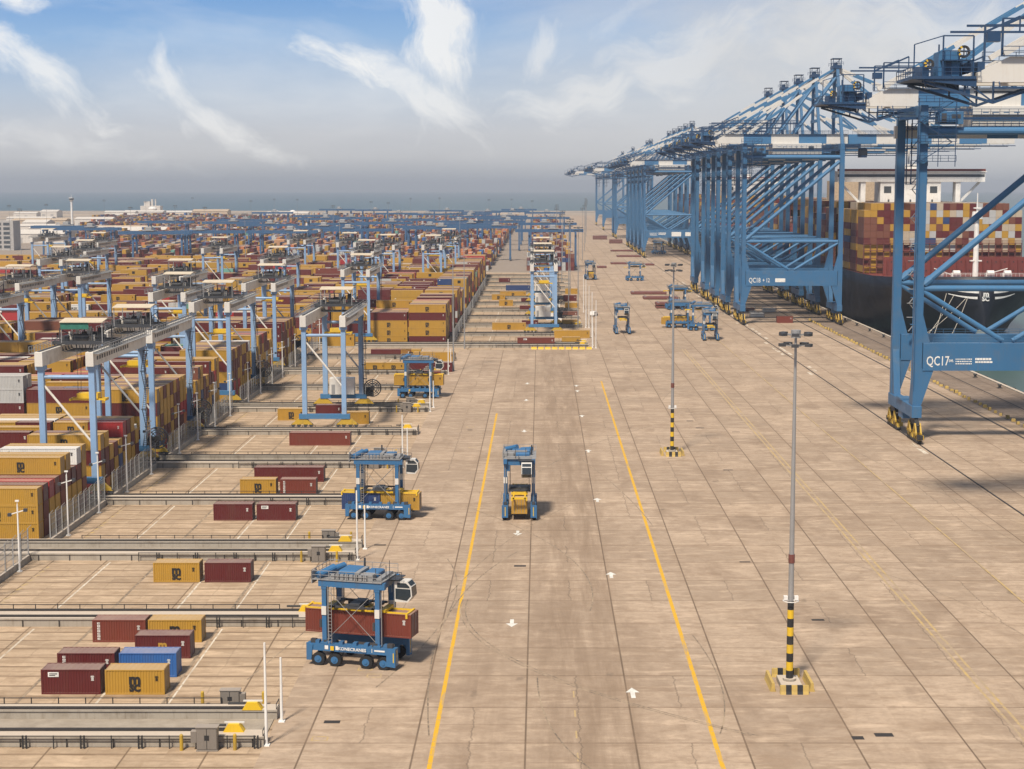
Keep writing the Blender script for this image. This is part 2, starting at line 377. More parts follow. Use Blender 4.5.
tag(sheet('old_terminal_pavement', 'old_asphalt', -1100, 26, Y2+14, 2500, -.004), kind='structure')
tag(sheet('sea', 'sea_water', -16000, 16000, -800, 17000, -3.6), kind='structure')
m = MB(); m.box(120.6, 121.5, -60, 3000, -8, .28); m.box(121.5, 121.9, -60, 3000, -1.2, -.5)
tag(m.build('quay_wall', 'wall_concrete', None), kind='structure')
m = MB()
for k in range(150):
    y = 60+k*9.0; m.box(121.9, 122.9, y, y+2.2, -3.0, -.1)
tag(m.build('quay_fender_strip', 'rubber'), kind='structure')
# crane rails and cable slot
for nm, x, w in (('crane_rail', 76.4, .34), ('crane_rail', 112.8, .34), ('cable_slot', 99.9, .5)):
    m = MB(); m.box(x-w/2, x+w/2, -60, 2900, .004, .05)
    tag(m.build(nm, 'drain_iron'), kind='structure')
m = MB()
for x, w in ((75.2,.9),(77.7,.9)):
    for k in range(160):
        if random.random() < .22: y = k*9; m.add([(x-w/2,y,.004),(x+w/2,y,.004),(x+w/2,y+random.uniform(3,8.5),.004),(x-w/2,y+random.uniform(3,8.5),.004)], [(0,1,2,3)])
tag(m.build('rail_edge_paint', 'worn_white'), kind='structure')
# painted lines
def line(m, x, w, y0, y1, z=.004): m.add([(x-w/2,y0,z),(x+w/2,y0,z),(x+w/2,y1,z),(x-w/2,y1,z)], [(0,1,2,3)])
m = MB(); line(m, -9.9, .42, 60, cy_(373)); line(m, 16.35, .44, 60, cy_(435))
tag(m.build('lane_marking', 'lane_yellow'), kind='structure')
m = MB()
for x in (45.4, 46.3): line(m, x, .3, 60, cy_(520))
for x in (60.4,): line(m, x, .28, 60, cy_(560))
for k in range(9): line(m, 3.45, .16, 112+k*6.2, 114.2+k*6.2)
for x, y in ((-21.5,148.5),(-19.6,171),(-18.4,168.5),(-22.6,185),(-14.2,322),(-12.9,285),(-15.9,350)):
    for a, b, c_, d_ in ((0,1.6,0,.18),(0,1.6,1.1,1.28),(0,.18,.18,1.1),(1.42,1.6,.18,1.1)): m.add([(x+a,y+c_,.004),(x+b,y+c_,.004),(x+b,y+d_,.004),(x+a,y+d_,.004)], [(0,1,2,3)])
tag(m.build('faded_marking', 'worn_yellow'), kind='structure')
AR = [(-.2,-1.6),(.2,-1.6),(.2,.2),(.62,.2),(.0,1.7),(-.62,.2),(-.2,.2)]
m = MB()
for x, s, ys in ((9.5, 1, (84460/(693-187), 84460/(575-187), 84460/(500-187), 84460/(451-187), 84460/(416-187), 84460/(391-187), 425)),
                 (-3.35, -1, (84460/(623-187), 84460/(533-187), 84460/(431-187), 84460/(400-187), 430))):
    for y in ys:
        y = cy_(y); m.add([(x+a*1.15, y+b*s*1.05, .004) for a, b in AR], [tuple(range(7)) if s > 0 else tuple(range(6,-1,-1))])
tag(m.build('arrow_marking', 'white_line'), kind='structure')
# lane lines of the container exchange lanes
m = MB(); md = MB()
spans = []
def clamp_lane(y0, y1): spans.append((y0, y1))
# ------------------------------------------------------------------ crane runways
RUN = []     # (front, back, wide, first stretch?)
for i, (f, w) in enumerate([(150.7,1),(192,0),(226,1),(265.6,0),(300.6,1),(340.5,0),(375.5,1),(415.5,0),(450.5,1),(490.5,0),(525.5,1),(565.5,0),(600.5,1),(640.5,0),(675.5,1),(715.5,0),(750.5,1),(790.5,0),(825.5,1),(865.5,0),(900.5,1),(940.5,0)]):
    b = f+(9.5 if w else 4.3)
    RUN.append((cy_(f)+.1, cy_(b)+.1, w, i < 10))
RAILS = []   # (rail facing the previous block, rail facing the next block)
def build_runway(i):
    f, b, w, near = RUN[i]
    x1 = XE if near else XE+SH-.9
    x0 = -.345*b-14
    o = ORD[i] if i < 20 else 'far'
    r = thing('crane_runway', f'low concrete crane runway, {o} from the camera across the container yard' if i < 20 else ('last but one' if i == 20 else 'last')+' low concrete crane runway at the far end of the yard', 'runway', (x1, (f+b)/2, 0), 0, 'crane runways across the yard')
    def joints(m):
        m.mat(1)
        for k in range(11): x = x1-1-k*4.3; m.box(x-.05, x+.05, f-.135, f-.1, 0, h-.17)
    def loc(m, nm, mt): return m.build(nm, mt, r, (-x1, -(f+b)/2, 0))
    h = 1.0
    if w:
        for a, c in ((f, f+2.0), (b-1.8, b)):
            m = MB(); m.box(x0, x1, a, c, 0, h); m.box(x0, x1+.05, a-.12, a, h-.16, h+.03)
            if a == f: joints(m)
            loc(m, 'beam', ['wall_concrete','drain_iron'])
        ra, rb = f+1.75, b-1.5
        m = MB(); m.box(x0, x1-.3, f+2.02, b-1.82, .02, .1); loc(m, 'trench_floor', 'trench_grey')
    else:
        m = MB(); m.box(x0, x1, f, b, 0, h); m.box(x0, x1+.05, f-.12, f, h-.16, h+.03); joints(m); loc(m, 'beam', ['wall_concrete','drain_iron'])
        ra, rb = f+.8, b-.8
    RAILS.append((ra, rb))
    if near:
        for a, c in (((f, f+2.0), (b-1.8, b)) if w else ((f, b),)):
            m = MB(); m.rails((x1-.06, a+.05, h*.5), (x1-.06, c-.05, h*.5), 1.05, .9, .035); loc(m, 'end_railing', 'black_paint')
    for y in (ra, rb):
        m = MB(); m.box(x0, x1-3, y-.22, y+.22, h+.004, h+.2); loc(m, 'rail', 'drain_iron')
    # hand rails in front of and behind the beams
    if f < 720:
        for nm_i, (y, xa, xb) in enumerate(((f-.45, x1-30 if i % 2 == 0 else x1-21, x1-.6), (b+1.3, x1-41, x1-6))):
            side = 'in front of' if nm_i == 0 else 'behind'
            g = thing('guard_railing', f'dark low guard railing {side} the {o} crane runway', 'railing', (xb, y, 0), 0, 'guard railings along the runways')
            m = MB(); m.box(xa-xb, 0, -.03, .03, 1.16, 1.24); m.box(xa-xb, 0, -.025, .025, .58, .63); m.build('top_rail', 'black_paint', g)
            n = int((xb-xa)/2.6); pm = PM['post'] if near else None
            if near:
                for k in range(n+1):
                    thick = k % 2 == 0 and nm_i == 0
                    link('post', PM['wide_post'] if thick else PM['post'], g, (-k*(xb-xa)/n, 0, 0))
            else:
                m = MB()
                for k in range(n+1): m.cbox(-k*(xb-xa)/n, 0, 0, .1, .1, 1.24)
                m.build('post', 'black_paint', g)
PM = {}
m = MB(); m.cbox(0,0,0,.09,.09,1.26); PM['post'] = m.mesh('railing_post', 'black_paint')
m = MB(); m.cbox(-.16,0,0,.14,.12,1.26); m.cbox(.16,0,0,.14,.12,1.26); m.cbox(0,0,.4,.3,.05,.1); PM['wide_post'] = m.mesh('railing_double_post', 'black_paint')
m = MB(); m.cbox(0,0,0,.14,.14,4.6); m.beam((0,0,4.6),(.5,0,5.1),.07); PM['fence_post'] = m.mesh('fence_post', 'grey_steel')
for i in range(len(RUN)): build_runway(i)
NB = len(RUN)-1
# lane lines between the runways
m = MB(); md = MB(); my = MB()
for i in range(NB):
    y0 = RUN[i][1]+1.2; y1 = RUN[i+1][0]-1.0; sh = 0 if RUN[i][3] else SH
    if RUN[i][3] and not RUN[i+1][3]: y1 = y0+24
    for x, mm, w in ((-37.9, md, .35), (-37.3, m, .2), (-44.6, m, .26), (-52.6, md, .3), (-59.4, m, .24)): line(mm, x+sh, w, y0, y1)
    for k in range(int((y1-y0)/2.4)): my.add([(-67.6+sh, y0+k*2.4, .004), (-67.1+sh, y0+k*2.4, .004), (-66.8+sh, y0+k*2.4+1.2, .004), (-67.3+sh, y0+k*2.4+1.2, .004)], [(0,1,2,3)])
tag(m.build('bay_line', 'worn_white'), kind='structure'); tag(md.build('bay_joint', 'worn_dark'), kind='structure'); tag(my.build('stop_dash', 'worn_yellow'), kind='structure')
# fences that close off the stacks
for i in range(NB):
    f = RUN[i][1]+.2; e = RUN[i+1][0]-.2; near = RUN[i][3]
    if RUN[i][3] != RUN[i+1][3]: e = f+25
    x = XF if near else XF+SH
    if e > 900: continue
    o = ORD[i]
    r = thing('stack_fence', f'wire fence on a low kerb closing the {o} stack block from the camera', 'fence', (x, (f+e)/2, 0), 0, 'wire fences closing the stack blocks')
    L = e-f
    m = MB(); m.box(-.2, .2, -L/2, L/2, 0, .85); m.build('kerb_wall', 'wall_concrete', r)
    n = max(4, int(L/3.0))
    for k in range(n+1): link('post', PM['fence_post'], r, (0, -L/2+.1+(L-.2)*k/n, 0))
    m = MB()
    st = .5 if i < 6 else .9
    for k in range(int(L/st)): m.cbox(.09, -L/2+k*st, .85, .035, .035, 3.6)
    for z in (1.1, 2.0, 2.9, 3.7, 4.4): m.box(.06, .11, -L/2, L/2, z, z+.05)
    m.build('wire_mesh', 'grey_steel', r)
# ------------------------------------------------------------------ things at the ends of the runways
def camera_pole(x, y, h, label, arms=True, group='thin poles of the container yard'):
    r = thing('camera_pole', label, 'pole', (x, y, 0), 0, group)
    k = (round(h,1), arms)
    if k not in PM:
        m = MB(); m.tube((0,0,0),(0,0,h),.15,8,.10); m.cbox(0,0,0,.6,.6,.12)
        m2 = None
        if arms:
            m2 = MB(); m2.beam((-.9,-.2,h-1.3),(.9,.2,h-.8),.12); m2.mat(1); m2.cbox(-1.0,-.25,h-1.55,.45,.5,.4); m2.cbox(1.0,.2,h-1.0,.45,.5,.4); m2.mat(0); m2.tube((0,0,h),(0,0,h+.5),.05); m2.cbox(0,0,h+.4,.5,.3,.2)
        PM[k] = (m.mesh('pole', 'ship_white'), m2.mesh('camera_arm', ['ship_white', 'dark_steel']) if m2 else None)
    link('mast', PM[k][0], r)
    if PM[k][1]: link('camera_arm', PM[k][1], r)
ntall = 0
m = MB(); m.prism([(-1.15,0),(1.15,0),(.6,.95),(-.6,.95)], 'y', -.55, .55); PM['wedge'] = m.mesh('buffer_block', 'safety_yellow')
m = MB(); m.box(-1.05, 1.15, -.12, .12, .95, 1.1); PM['bar'] = m.mesh('striker_bar', 'white_paint')
m = MB(); m.tube((-2.8,0,.7),(-.9,0,.7),.16); PM['ram'] = m.mesh('buffer_ram', 'black_paint')
m = MB(); m.box(-1,1,-.5,.5,0,.1); m.bev(-.95,.95,-.45,.45,.1,2.1,.04); m.box(-1.03,1.03,-.53,.53,2.1,2.18); PM['cab'] = m.mesh('cabinet_shell', 'cabinet_grey')
m = MB(); m.box(-.88,-.03,-.49,-.455,.2,2.0); m.box(.03,.88,-.49,-.455,.2,2.0); m.mat(1); m.box(-.22,.22,-.515,-.495,1.0,1.45); m.box(-.02,.02,-.49,-.46,.2,2.0); PM['cdoor'] = m.mesh('cabinet_door', ['cabinet_grey','black_paint'])
m = MB(); m.box(.98,1.5,-.35,.3,.75,1.75); PM['cside'] = m.mesh('side_box', 'cabinet_grey')
m = MB(); m.tube((0,0,0),(0,0,1.45),.17,10); m.tube((0,0,1.45),(0,0,1.56),.17,10,.06); PM['boll'] = m.mesh('bollard', 'yellow_paint')
def buffer_stop(x, y, z, label):
    r = thing('buffer_stop', label, 'buffer stop', (x, y, z), 0, 'yellow buffer stops on the runways'); r.scale = (.85,.85,.8)
    link('buffer_block', PM['wedge'], r); link('striker_bar', PM['bar'], r); link('buffer_ram', PM['ram'], r)
def cabinet(x, y, label, h=1.0, flip=False):
    r = thing('electrical_cabinet', label, 'cabinet', (x, y, 0), 0, 'grey electrical cabinets'); r.scale = (1,1,h)
    link('shell', PM['cab'], r); link('door', PM['cdoor'], r); s = link('side_box', PM['cside'], r)
    if flip: s.scale = (-1,1,1)
for i in range(len(RUN)):
    f, b, w, near = RUN[i]; sh = 0 if near else SH; o = ORD[min(i,19)]
    if f > 640: break
    ra, rb = RAILS[i]
    for nm, y, dx in (('front', ra-.1, -3.0), ('rear', rb+.0, -2.4)):
        if not w and nm == 'front': continue
        buffer_stop(XE+sh+dx, y, 1.0, f'yellow wedge buffer stop, {nm} rail, right end of the {o} crane runway')
    if w:
        camera_pole(XE+sh+.2, f+.4, 9.8, f'tall thin white pole at the front right corner of the {o} crane runway', False)
        camera_pole(XE+sh+.55, b-2.4, 6.4, f'short thin white pole behind the right end of the {o} crane runway', False)
        if near:
            cabinet(XE-5.0, f-.75, f'grey electrical cabinet in front of the right end of the {o} crane runway', 1.05, True)
            cabinet(XE-5.2, b+1.9, f'grey electrical cabinet behind the right end of the {o} crane runway', .88)
            for x, y, q in ((-7.4,-.9,'left of the front cabinet'),(-2.5,-.8,'right of the front cabinet')):
                tag(link('bollard', PM['boll'], None, (XE+x, f+y, 0)), f'yellow steel bollard {q} at the {o} crane runway', 'bollard', 'yellow bollards')
            for x, q in ((-8.1,'left of the rear cabinet'),(-2.0,'right of the rear cabinet')):
                tag(link('bollard', PM['boll'], None, (XE+x, b+2.4, 0)), f'yellow steel bollard {q} at the {o} crane runway', 'bollard', 'yellow bollards')
    if i < NB and near and i > 0:
        e = RUN[i+1][0]
        for fr, q in ((.22,'near end'),(.78,'far end')):
            camera_pole(XF+.75, b+(e-b)*fr, 9.2, f'white camera pole with cross arm at the {q} of the {o} wire fence')
for k, i in enumerate((10,11,12,13,14)):
    f, b, w, near = RUN[i]
    camera_pole(XE+SH+1.3, f-1.5, 15.5, f'tall thin grey pole by the apron at the {ORD[i]} crane runway', False)
# yellow barrier at the front of the second yard stretch
r = thing('road_barrier', 'row of yellow plastic barriers before the right end of the tenth runway', 'barrier', (XE+SH-9, cy_(520.6), 0))
for k in range(9):
    m = MB(); m.prism([(-.4,0),(.4,0),(.26,.3),(.16,.75),(-.16,.75),(-.26,.3)], 'x', -.85, .85); m.build('segment', 'safety_yellow', r, (-9.6+k*2.2, 0, 0))
# drain grates and hatch lids
m = MB(); m.box(-1.0,1.0,-.5,.5,.004,.02); PM['lid'] = m.mesh('lid', 'drain_iron')
for k, (x, y) in enumerate([(858,738),(332,722),(520,566),(745,562),(700,428),(690,421),(736,432),(728,470),(470,430),(380,545),(884,735),(818,620),(404,414)]):
    Y = 84460/(y-187); X = (x-540)/(y-187)*51.5*KX
    o = link('drain_cover', PM['lid'], None, (X, cy_(Y), 0)); o.scale = (random.uniform(.5,1.0), random.uniform(.5,1), 1)
    tag(o, kind='structure')
# ------------------------------------------------------------------ containers
CW, CH = 2.44, 2.6
def corrugated(L):
    """a shipping container: corner posts, rails, corrugated sides and roof"""
    m = MB(); hl, hw = L/2, CW/2
    for sx in (-1,1):
        for sy in (-1,1):
            m.box(min(sx*hl, sx*(hl-.16)), max(sx*hl, sx*(hl-.16)), min(sy*hw, sy*(hw-.14)), max(sy*hw, sy*(hw-.14)), 0, CH)
    for sy in (-1,1):
        a, b = sorted((sy*hw, sy*(hw-.09)))
        m.box(-hl+.16, hl-.16, a, b, .0, .16); m.box(-hl+.16, hl-.16, a, b, CH-.11, CH-.003)
    n = int((L-.32)/.278); st = (L-.32)/n
    for sy in (-1,1):                         # side walls
        vs = []; fs = []
        for k in range(n):
            x = -hl+.16+k*st
            for dx, dp in ((0,.03),(.07,.075),(.139,.075),(.209,.03)):
                y = sy*(hw-dp); vs += [(x+dx,y,.16),(x+dx,y,CH-.11)]
        vs += [(hl-.16,sy*(hw-.03),.16),(hl-.16,sy*(hw-.03),CH-.11)]
        for k in range(len(vs)//2-1):
            a = 2*k; f = (a,a+2,a+3,a+1); fs.append(f if sy < 0 else f[::-1])
        m.add(vs, fs)
    vs = []; fs = []                          # roof
    n2 = int((L-.2)/.56); st = (L-.2)/n2
    for k in range(n2):
        x = -hl+.1+k*st
        for dx, z in ((0,CH-.03),(.1,CH-.055),(.28,CH-.055),(.38,CH-.03)): vs += [(x+dx,-hw+.08,z),(x+dx,hw-.08,z)]
    vs += [(hl-.1,-hw+.08,CH-.03),(hl-.1,hw-.08,CH-.03)]
    for k in range(len(vs)//2-1): a = 2*k; fs.append((a,a+2,a+3,a+1))
    m.add(vs, fs)
    m.box(-hl+.03, -hl+.08, -hw+.14, hw-.14, .05, CH-.03)      # blind end
    m.box(-hl+.16, hl-.16, -hw+.1, hw-.1, .05, .12)
    return m
def door_mb(L):
    m = MB(); hl, hw = L/2, CW/2
    m.box(hl-.09, hl-.04, -hw+.14, hw-.14, .14, CH-.12); m.box(hl-.05, hl-.02, -hw+.14, hw-.14, .02, .13); m.box(hl-.05, hl-.02, -hw+.14, hw-.14, CH-.12, CH-.02)
    m.mat(1)
    for y in (-.78,-.32,.32,.78): m.tube((hl-.02,y,.12),(hl-.02,y,CH-.12),.028,6)
    m.box(hl-.045, hl-.032, -.012, .012, .14, CH-.12)
    return m
CM = {}
def cmesh(L, col):
    if ('b',L) not in CM: CM[('b',L)] = corrugated(L); CM[('d',L)] = door_mb(L)
    if (L,col) not in CM: CM[(L,col)] = (CM[('b',L)].mesh('container_body', 'box '+col), CM[('d',L)].mesh('container_door', ['box '+col, 'galvanised']))
    return CM[(L,col)]
def logo_mesh(kind):
    if kind in CM: return CM[kind]
    if kind == 'msc':
        a = text_mesh('m', 1.5, .012, .075); b = text_mesh('SC', .95, .012, .065)
        m = MB(); 
        for me, dy, sx in ((a,.30,1.05),(b,-.62,1.0)):
            m.add([(v.co.x*sx, v.co.y+dy, v.co.z) for v in me.vertices], [tuple(p.vertices) for p in me.polygons])
        me = m.mesh('logo_letters', 'letter_black')
    elif kind == 'mscw':
        src = logo_mesh('msc'); me = src.copy(); me.materials.clear(); me.materials.append(M['box mustard yellow'])
    elif kind == 'marks':
        m = MB()
        for k, (w, y) in enumerate(((.5,1.9),(.62,1.72),(.3,1.54),(.45,1.36),(.38,1.18),(.5,1.0))): m.box(-w/2, w/2, y-1.55, y-1.45, -.01, .012)
        me = m.mesh('id_marks', 'letter_white')
    elif kind == 'dmarks':
        src = logo_mesh('marks'); me = src.copy(); me.materials.clear(); me.materials.append(M['letter_black'])
    elif kind == 'vert':
        m = MB()
        for k in range(7):
            y = -1.0+k*.3
            m.box(-.16,.16,y,y+.06,-.01,.012); m.box(-.16,.16,y+.14,y+.2,-.01,.012); m.box(-.16,-.09,y+.06,y+.14,-.01,.012)
            if k % 2: m.box(.09,.16,y+.06,y+.14,-.01,.012)
        me = m.mesh('side_lettering', 'letter_white')
    elif kind == 'plate':
        m = MB(); m.box(-.55,.55,-.25,.25,-.01,.012); m.mat(1); m.box(-.42,.42,.02,.12,.012,.016); m.box(-.42,.2,-.14,-.05,.012,.016); me = m.mesh('name_plate', ['letter_white','letter_black'])
    else:
        me = text_mesh(kind, 1.25, .012, .02); me.materials.append(M['letter_black'] if kind in ('MAERSK','TEX') else M['letter_white'])
    CM[kind] = me
    return me
NIND = 0
def container(L, col, loc, label, rz=0.0, logo=None, marks=True, group=None, door=True):
    global NIND; NIND += 1
    b, d = cmesh(L, col)
    o = link('shipping_container', b, None, loc, rz); tag(o, label, 'container', group)
    if door: link('door', d, o)
    dark = col in ('mustard yellow','white','pale grey','teal green','orange')
    y = -CW/2-.012+.03
    if logo:
        me = logo_mesh(logo); q = link('logo', me, o, (0, -CW/2+.012, CH*.49)); q.rotation_euler = FRONT
        if logo == 'plate': q.location = (-L*.29, -CW/2+.012, CH*.8)
        if logo == 'vert': q.location = (-L*.38, -CW/2+.012, CH*.5)
        if logo == 'mscw': q.scale = (.8,.8,1)
    if marks:
        q = link('lettering', logo_mesh('dmarks' if dark else 'marks'), o, (L*.5-.8, -CW/2+.012, CH*.66)); q.rotation_euler = FRONT; q.scale = (.62,.5,1)
    return o
YEL = 'mustard yellow'
def G(x, y): return ((x-540)/(y-187)*51.5*KX, cy_(84460/(y-187)))
ground_boxes = [  # left px, right px, base px, length, colour, logo, label
 (40.5,101.5,694.5,20,'maroon','plate','maroon container with a white name plate, nearest the camera, left of the yellow one'),
 (105,165,694.8,20,YEL,'msc','yellow container nearest the camera, beside the maroon one with a white plate'),
 (57.5,115,677.3,20,'maroon','vert','dark maroon container left of the royal blue container'),
 (121,175,677.3,20,'royal blue','marks','royal blue container standing among the ones on the ground'),
 (137,188.5,658.6,20,'maroon','mscw','maroon container with a small yellow logo behind the royal blue one'),
 (92.4,146,642.4,20,'rust red','vert','rust orange container with upright white lettering, left of a yellow one'),
 (151,199,642.4,20,YEL,'msc','yellow container right of the rust orange one in the nearest exchange area'),
 (152,201,582.3,20,YEL,'msc','yellow container directly left of a maroon one in the second exchange area'),
 (202.5,253,582.3,20,'maroon',None,'maroon container right of the yellow one in the second exchange area'),
 (212,254,520.6,20,'maroon',None,'left one of two red containers on the ground in the third exchange area'),
 (255,297.5,520.6,20,'maroon','plate','right one of two red containers on the ground in the third exchange area'),
 (239,277,494.6,20,YEL,'msc','yellow container in front of a long red one with pale roof'),
 (279,317,494.6,20,'rust red','vert','rust red short container in front of a long red one with pale roof'),
 (252,326,482,40,'maroon',None,'long maroon container with a pale dusty roof behind a short yellow one'),
 (288,351.5,445.6,40,'rust red',None,'long rust red container on the ground before the crane standing over empty lanes'),
 (276.5,306,420.5,20,YEL,'msc','short yellow container left of the legs of the gantry in the exchange area'),
 (315,343,416.5,20,'maroon',None,'maroon container between the legs of the gantry in the exchange area'),
 (343,367,424,20,YEL,None,'yellow container right of the maroon one under the gantry in the exchange area'),
 (516,556,345.6,40,'rust red','plate','rust red long container at the front of the far exchange area'),
 (492,526,330,40,YEL,'msc','long yellow container in the far exchange area left of the white gantry'),
 (519,541,327.5,20,'maroon',None,'short maroon container beside the far exchange gantry'),
 (492,505,300,20,YEL,'msc','small yellow container in the far exchange area, left of another yellow one'),
 (505,521,297,40,YEL,'msc','yellow container right of a small yellow one in the far exchange area'),
 (511,525,290.5,40,'navy blue',None,'dark blue long container far back in the exchange area'),
 (499,510,283,20,'maroon',None,'maroon container far back beside the stack fence'),
 (500,512,306,20,YEL,'msc','small yellow container standing nearer the camera than two other yellow ones in the far area'),
 (522,534,304,20,'maroon',None,'small maroon container near the left legs of the far gantry'),
 (521,533,312,20,'maroon',None,'small red container left of the far white gantry legs'),
 (563,579,345,20,YEL,None,'yellow container right of the rust red long one in the far exchange area'),
 (561,583,338,40,YEL,None,'long yellow container by the right edge of the far exchange area'),
 (562,578,327,20,YEL,None,'yellow container second row back at the right edge of the far exchange area'),
 (563,577,318,20,'brown',None,'brown container third row back at the right edge of the far exchange area'),
 (565,579,309,20,YEL,None,'yellow container fourth row back at the right edge of the far exchange area'),
 (564,576,301,20,'maroon',None,'maroon container fifth row back at the right edge of the far exchange area'),
 (566,577,294,20,YEL,None,'yellow container sixth row back at the right edge of the far exchange area'),
 (547,558,309,20,'white',None,'white container seen between the legs of the far exchange gantry'),
 (548,560,320,20,'cream' if False else 'white',None,'white container standing on the ground right behind the far gantry front legs'),
 (420,441,372,40,'maroon',None,'long maroon container behind the carrier with two yellow containers'),
 (385,402,372,20,YEL,'msc','yellow container behind the left of the carrier with two yellow containers'),
 (366,384,372,20,YEL,'msc','yellow container left of another behind the carrier in the far lanes'),
 (421,447,361,40,YEL,None,'long yellow container in the lane behind the long maroon one'),
 (378,404,358,40,'maroon',None,'maroon container in the lane in front of the far stack wall'),
 (405,417,358,20,YEL,'msc','small yellow container right of a maroon one in front of the far stack wall'),
 (420,438,381,20,'rust red',None,'rust red container just behind the carrier holding two yellow containers'),
]
def place_px(a, b, y, L, col, logo, label):
    X, Y = G((a+b)/2, y); Ln = 12.19 if L == 40 else 6.06
    # keep the measured place and true length
    container(Ln, col, (X, Y+CW/2, .01), label, 0, logo if logo not in ('marks',) else None, True, 'containers set down in the exchange areas')
for q in ground_boxes: place_px(*q)
# ---- the stacks
rnd = random.Random(11)
PAL = [(YEL,47),('maroon',42),('rust red',5),('bright red',2.5),('navy blue',2),('pale grey',2),('white',1.5),('teal green',1.2),('brown',2),('orange',.8)]
def pick(r, pal=PAL):
    t = r.random()*sum(w for _, w in pal)
    for c, w in pal:
        t -= w
        if t <= 0: return c
    return pal[0][0]
cands = []      # (importance, L, colour, centre, tier info)
TIER = ['bottom','second','third','fourth','fifth','sixth']
for i in range(1, NB):
    f = RUN[i][1]; e = RUN[i+1][0]; near = RUN[i][3]
    if RUN[i][3] != RUN[i+1][3]: e = f+33
    if f > 960: break
    xr = (-73.4 if near else -73.4+SH)
    rows = 9; pitch = 2.96; y0 = f+3.0
    nb = max(1, int((xr+.342*e+8)/12.75)+1)
    nb = max(1, int((.342*e+8+xr)/12.75)+1) if (.342*e+xr) > 0 else 1
    mean = {1:3.0, 2:3.2, 3:3.1, 4:3.8, 5:3.6}.get(i, 3.8)
    H = {}
    for b in range(nb):
        base = mean+.25+rnd.uniform(-.8,.7)
        for r in range(rows):
            H[(r,b)] = max(0, min(5, round(base+rnd.uniform(-.95,.95))))
            if b == 0: H[(r,b)] = max(2, min(5, H[(r,b)]+ (0 if i<4 else 1)))
    if i == 2:
        for r, h in enumerate((3,3,3,3,4,4,3,4,4)): H[(r,0)] = h
    if i == 10:
        for b in range(nb): H[(0,b)] = max(H[(0,b)], 4); H[(1,b)] = max(H[(1,b)],4)
    if i == 4: H[(0,2)] = H[(1,2)] = 6
    if i == 9:
        for k in list(H): H[k] = min(H[k], 2) if k[1] > 1 else 0
    for (r,b), h in H.items():
        two = rnd.random() < (.16 if i > 2 else .05)
        for t in range(h):
            front = r == 0 or H[(r-1,b)] <= t; right = b == 0 or H[(r,b-1)] <= t; top = t == h-1
            if not (front or right or top): 
                rnd.random(); continue
            for half in ((0,) if not two else (-1,1)):
                c = pick(rnd)
                if i == 4 and b == 2 and r < 2 and t >= 4: c = 'pale grey'
                if i == 2 and r == 0: c = YEL
                if i == 2 and r == 1: c = 'maroon'
                if i == 2 and r == 2 and t == h-1: c = 'bright red'
                if i == 3 and r == 0 and t == h-1 and b == 0: c = YEL
                L = 12.19 if not two else 6.06
                x = xr-b*12.75-6.1+half*3.07; y = y0+r*pitch+CW/2
                if x-L/2 > -.33*y+25 and False: continue
                d = y
                z = t*CH
                # share of it that shows from the platform
                seen = (1.0 if front else 0)+(.12 if top else 0)+(.12 if right else 0)
                px_ = 540+1640*x/d
                if px_+L*820/d < -4: continue
                imp = seen*L*CH/(d*d)
                cands.append((imp, L, c, (x,y,z), i, r, b, t, h, top, half))
cands.sort(key=lambda q: -q[0])
QUOTA = 292-NIND-22
used_labels = set()
def ordn(k): return ORD[min(k, 19)]
BLK = {}
for n_, (imp, L, c, p, i, r, b, t, h, top, half) in enumerate(cands[:max(0,QUOTA)]):
    tier = 'topmost' if top else TIER[t]+' layer' if t else 'ground layer'
    size = 'long' if L > 8 else 'short'
    side = '' if half == 0 else (' left half' if half < 0 else ' right half')
    bay = 'fence end' if b == 0 else f'{ordn(b)} bay inwards'
    lab = f'{size} {c} container, {tier}, {ordn(r)} row, {bay}{side}, {ordn(i)} stack block'
    lg = 'msc' if c == YEL and rnd.random() < .8 else ('mscw' if c == 'maroon' and rnd.random() < .15 else ('vert' if rnd.random() < .3 and c != YEL else None))
    if c == 'white' and (i > 4 or n_ % 2): lg = 'MAERSK'
    container(L, c, p, lab, 0, lg, t == h-1 or r == 0, 'containers stacked in the yard blocks', b == 0 or half == 1)
# ---- the rest of the yard: too many to count, one object
MATS = ['box '+k for k in CCOL]; MI = {k: j for j, k in enumerate(CCOL)}
rest = MB()
for (imp, L, c, p, i, r, b, t, h, top, half) in cands[max(0,QUOTA):]:
    x, y, z = p; rest.cur = MI[c]; rest.box(x-L/2+.02, x+L/2-.02, y-CW/2, y+CW/2, z+.03, z+CH-.02)
    if c == YEL and rnd.random() < .7:
        rest.cur = len(MATS); rest.box(x-.65, x+.65, y-CW/2-.02, y-CW/2, z+.75, z+1.95)
    elif rnd.random() < .3:
        rest.cur = len(MATS)+1; rest.box(x-L*.38, x-L*.38+.5, y-CW/2-.02, y-CW/2, z+1.9, z+2.2)
tag(rest.build('stacked_containers', MATS+['letter_black','letter_white']), 'far mass of stacked yellow and maroon containers beyond the nearer stack blocks', 'containers', None, 'stuff')
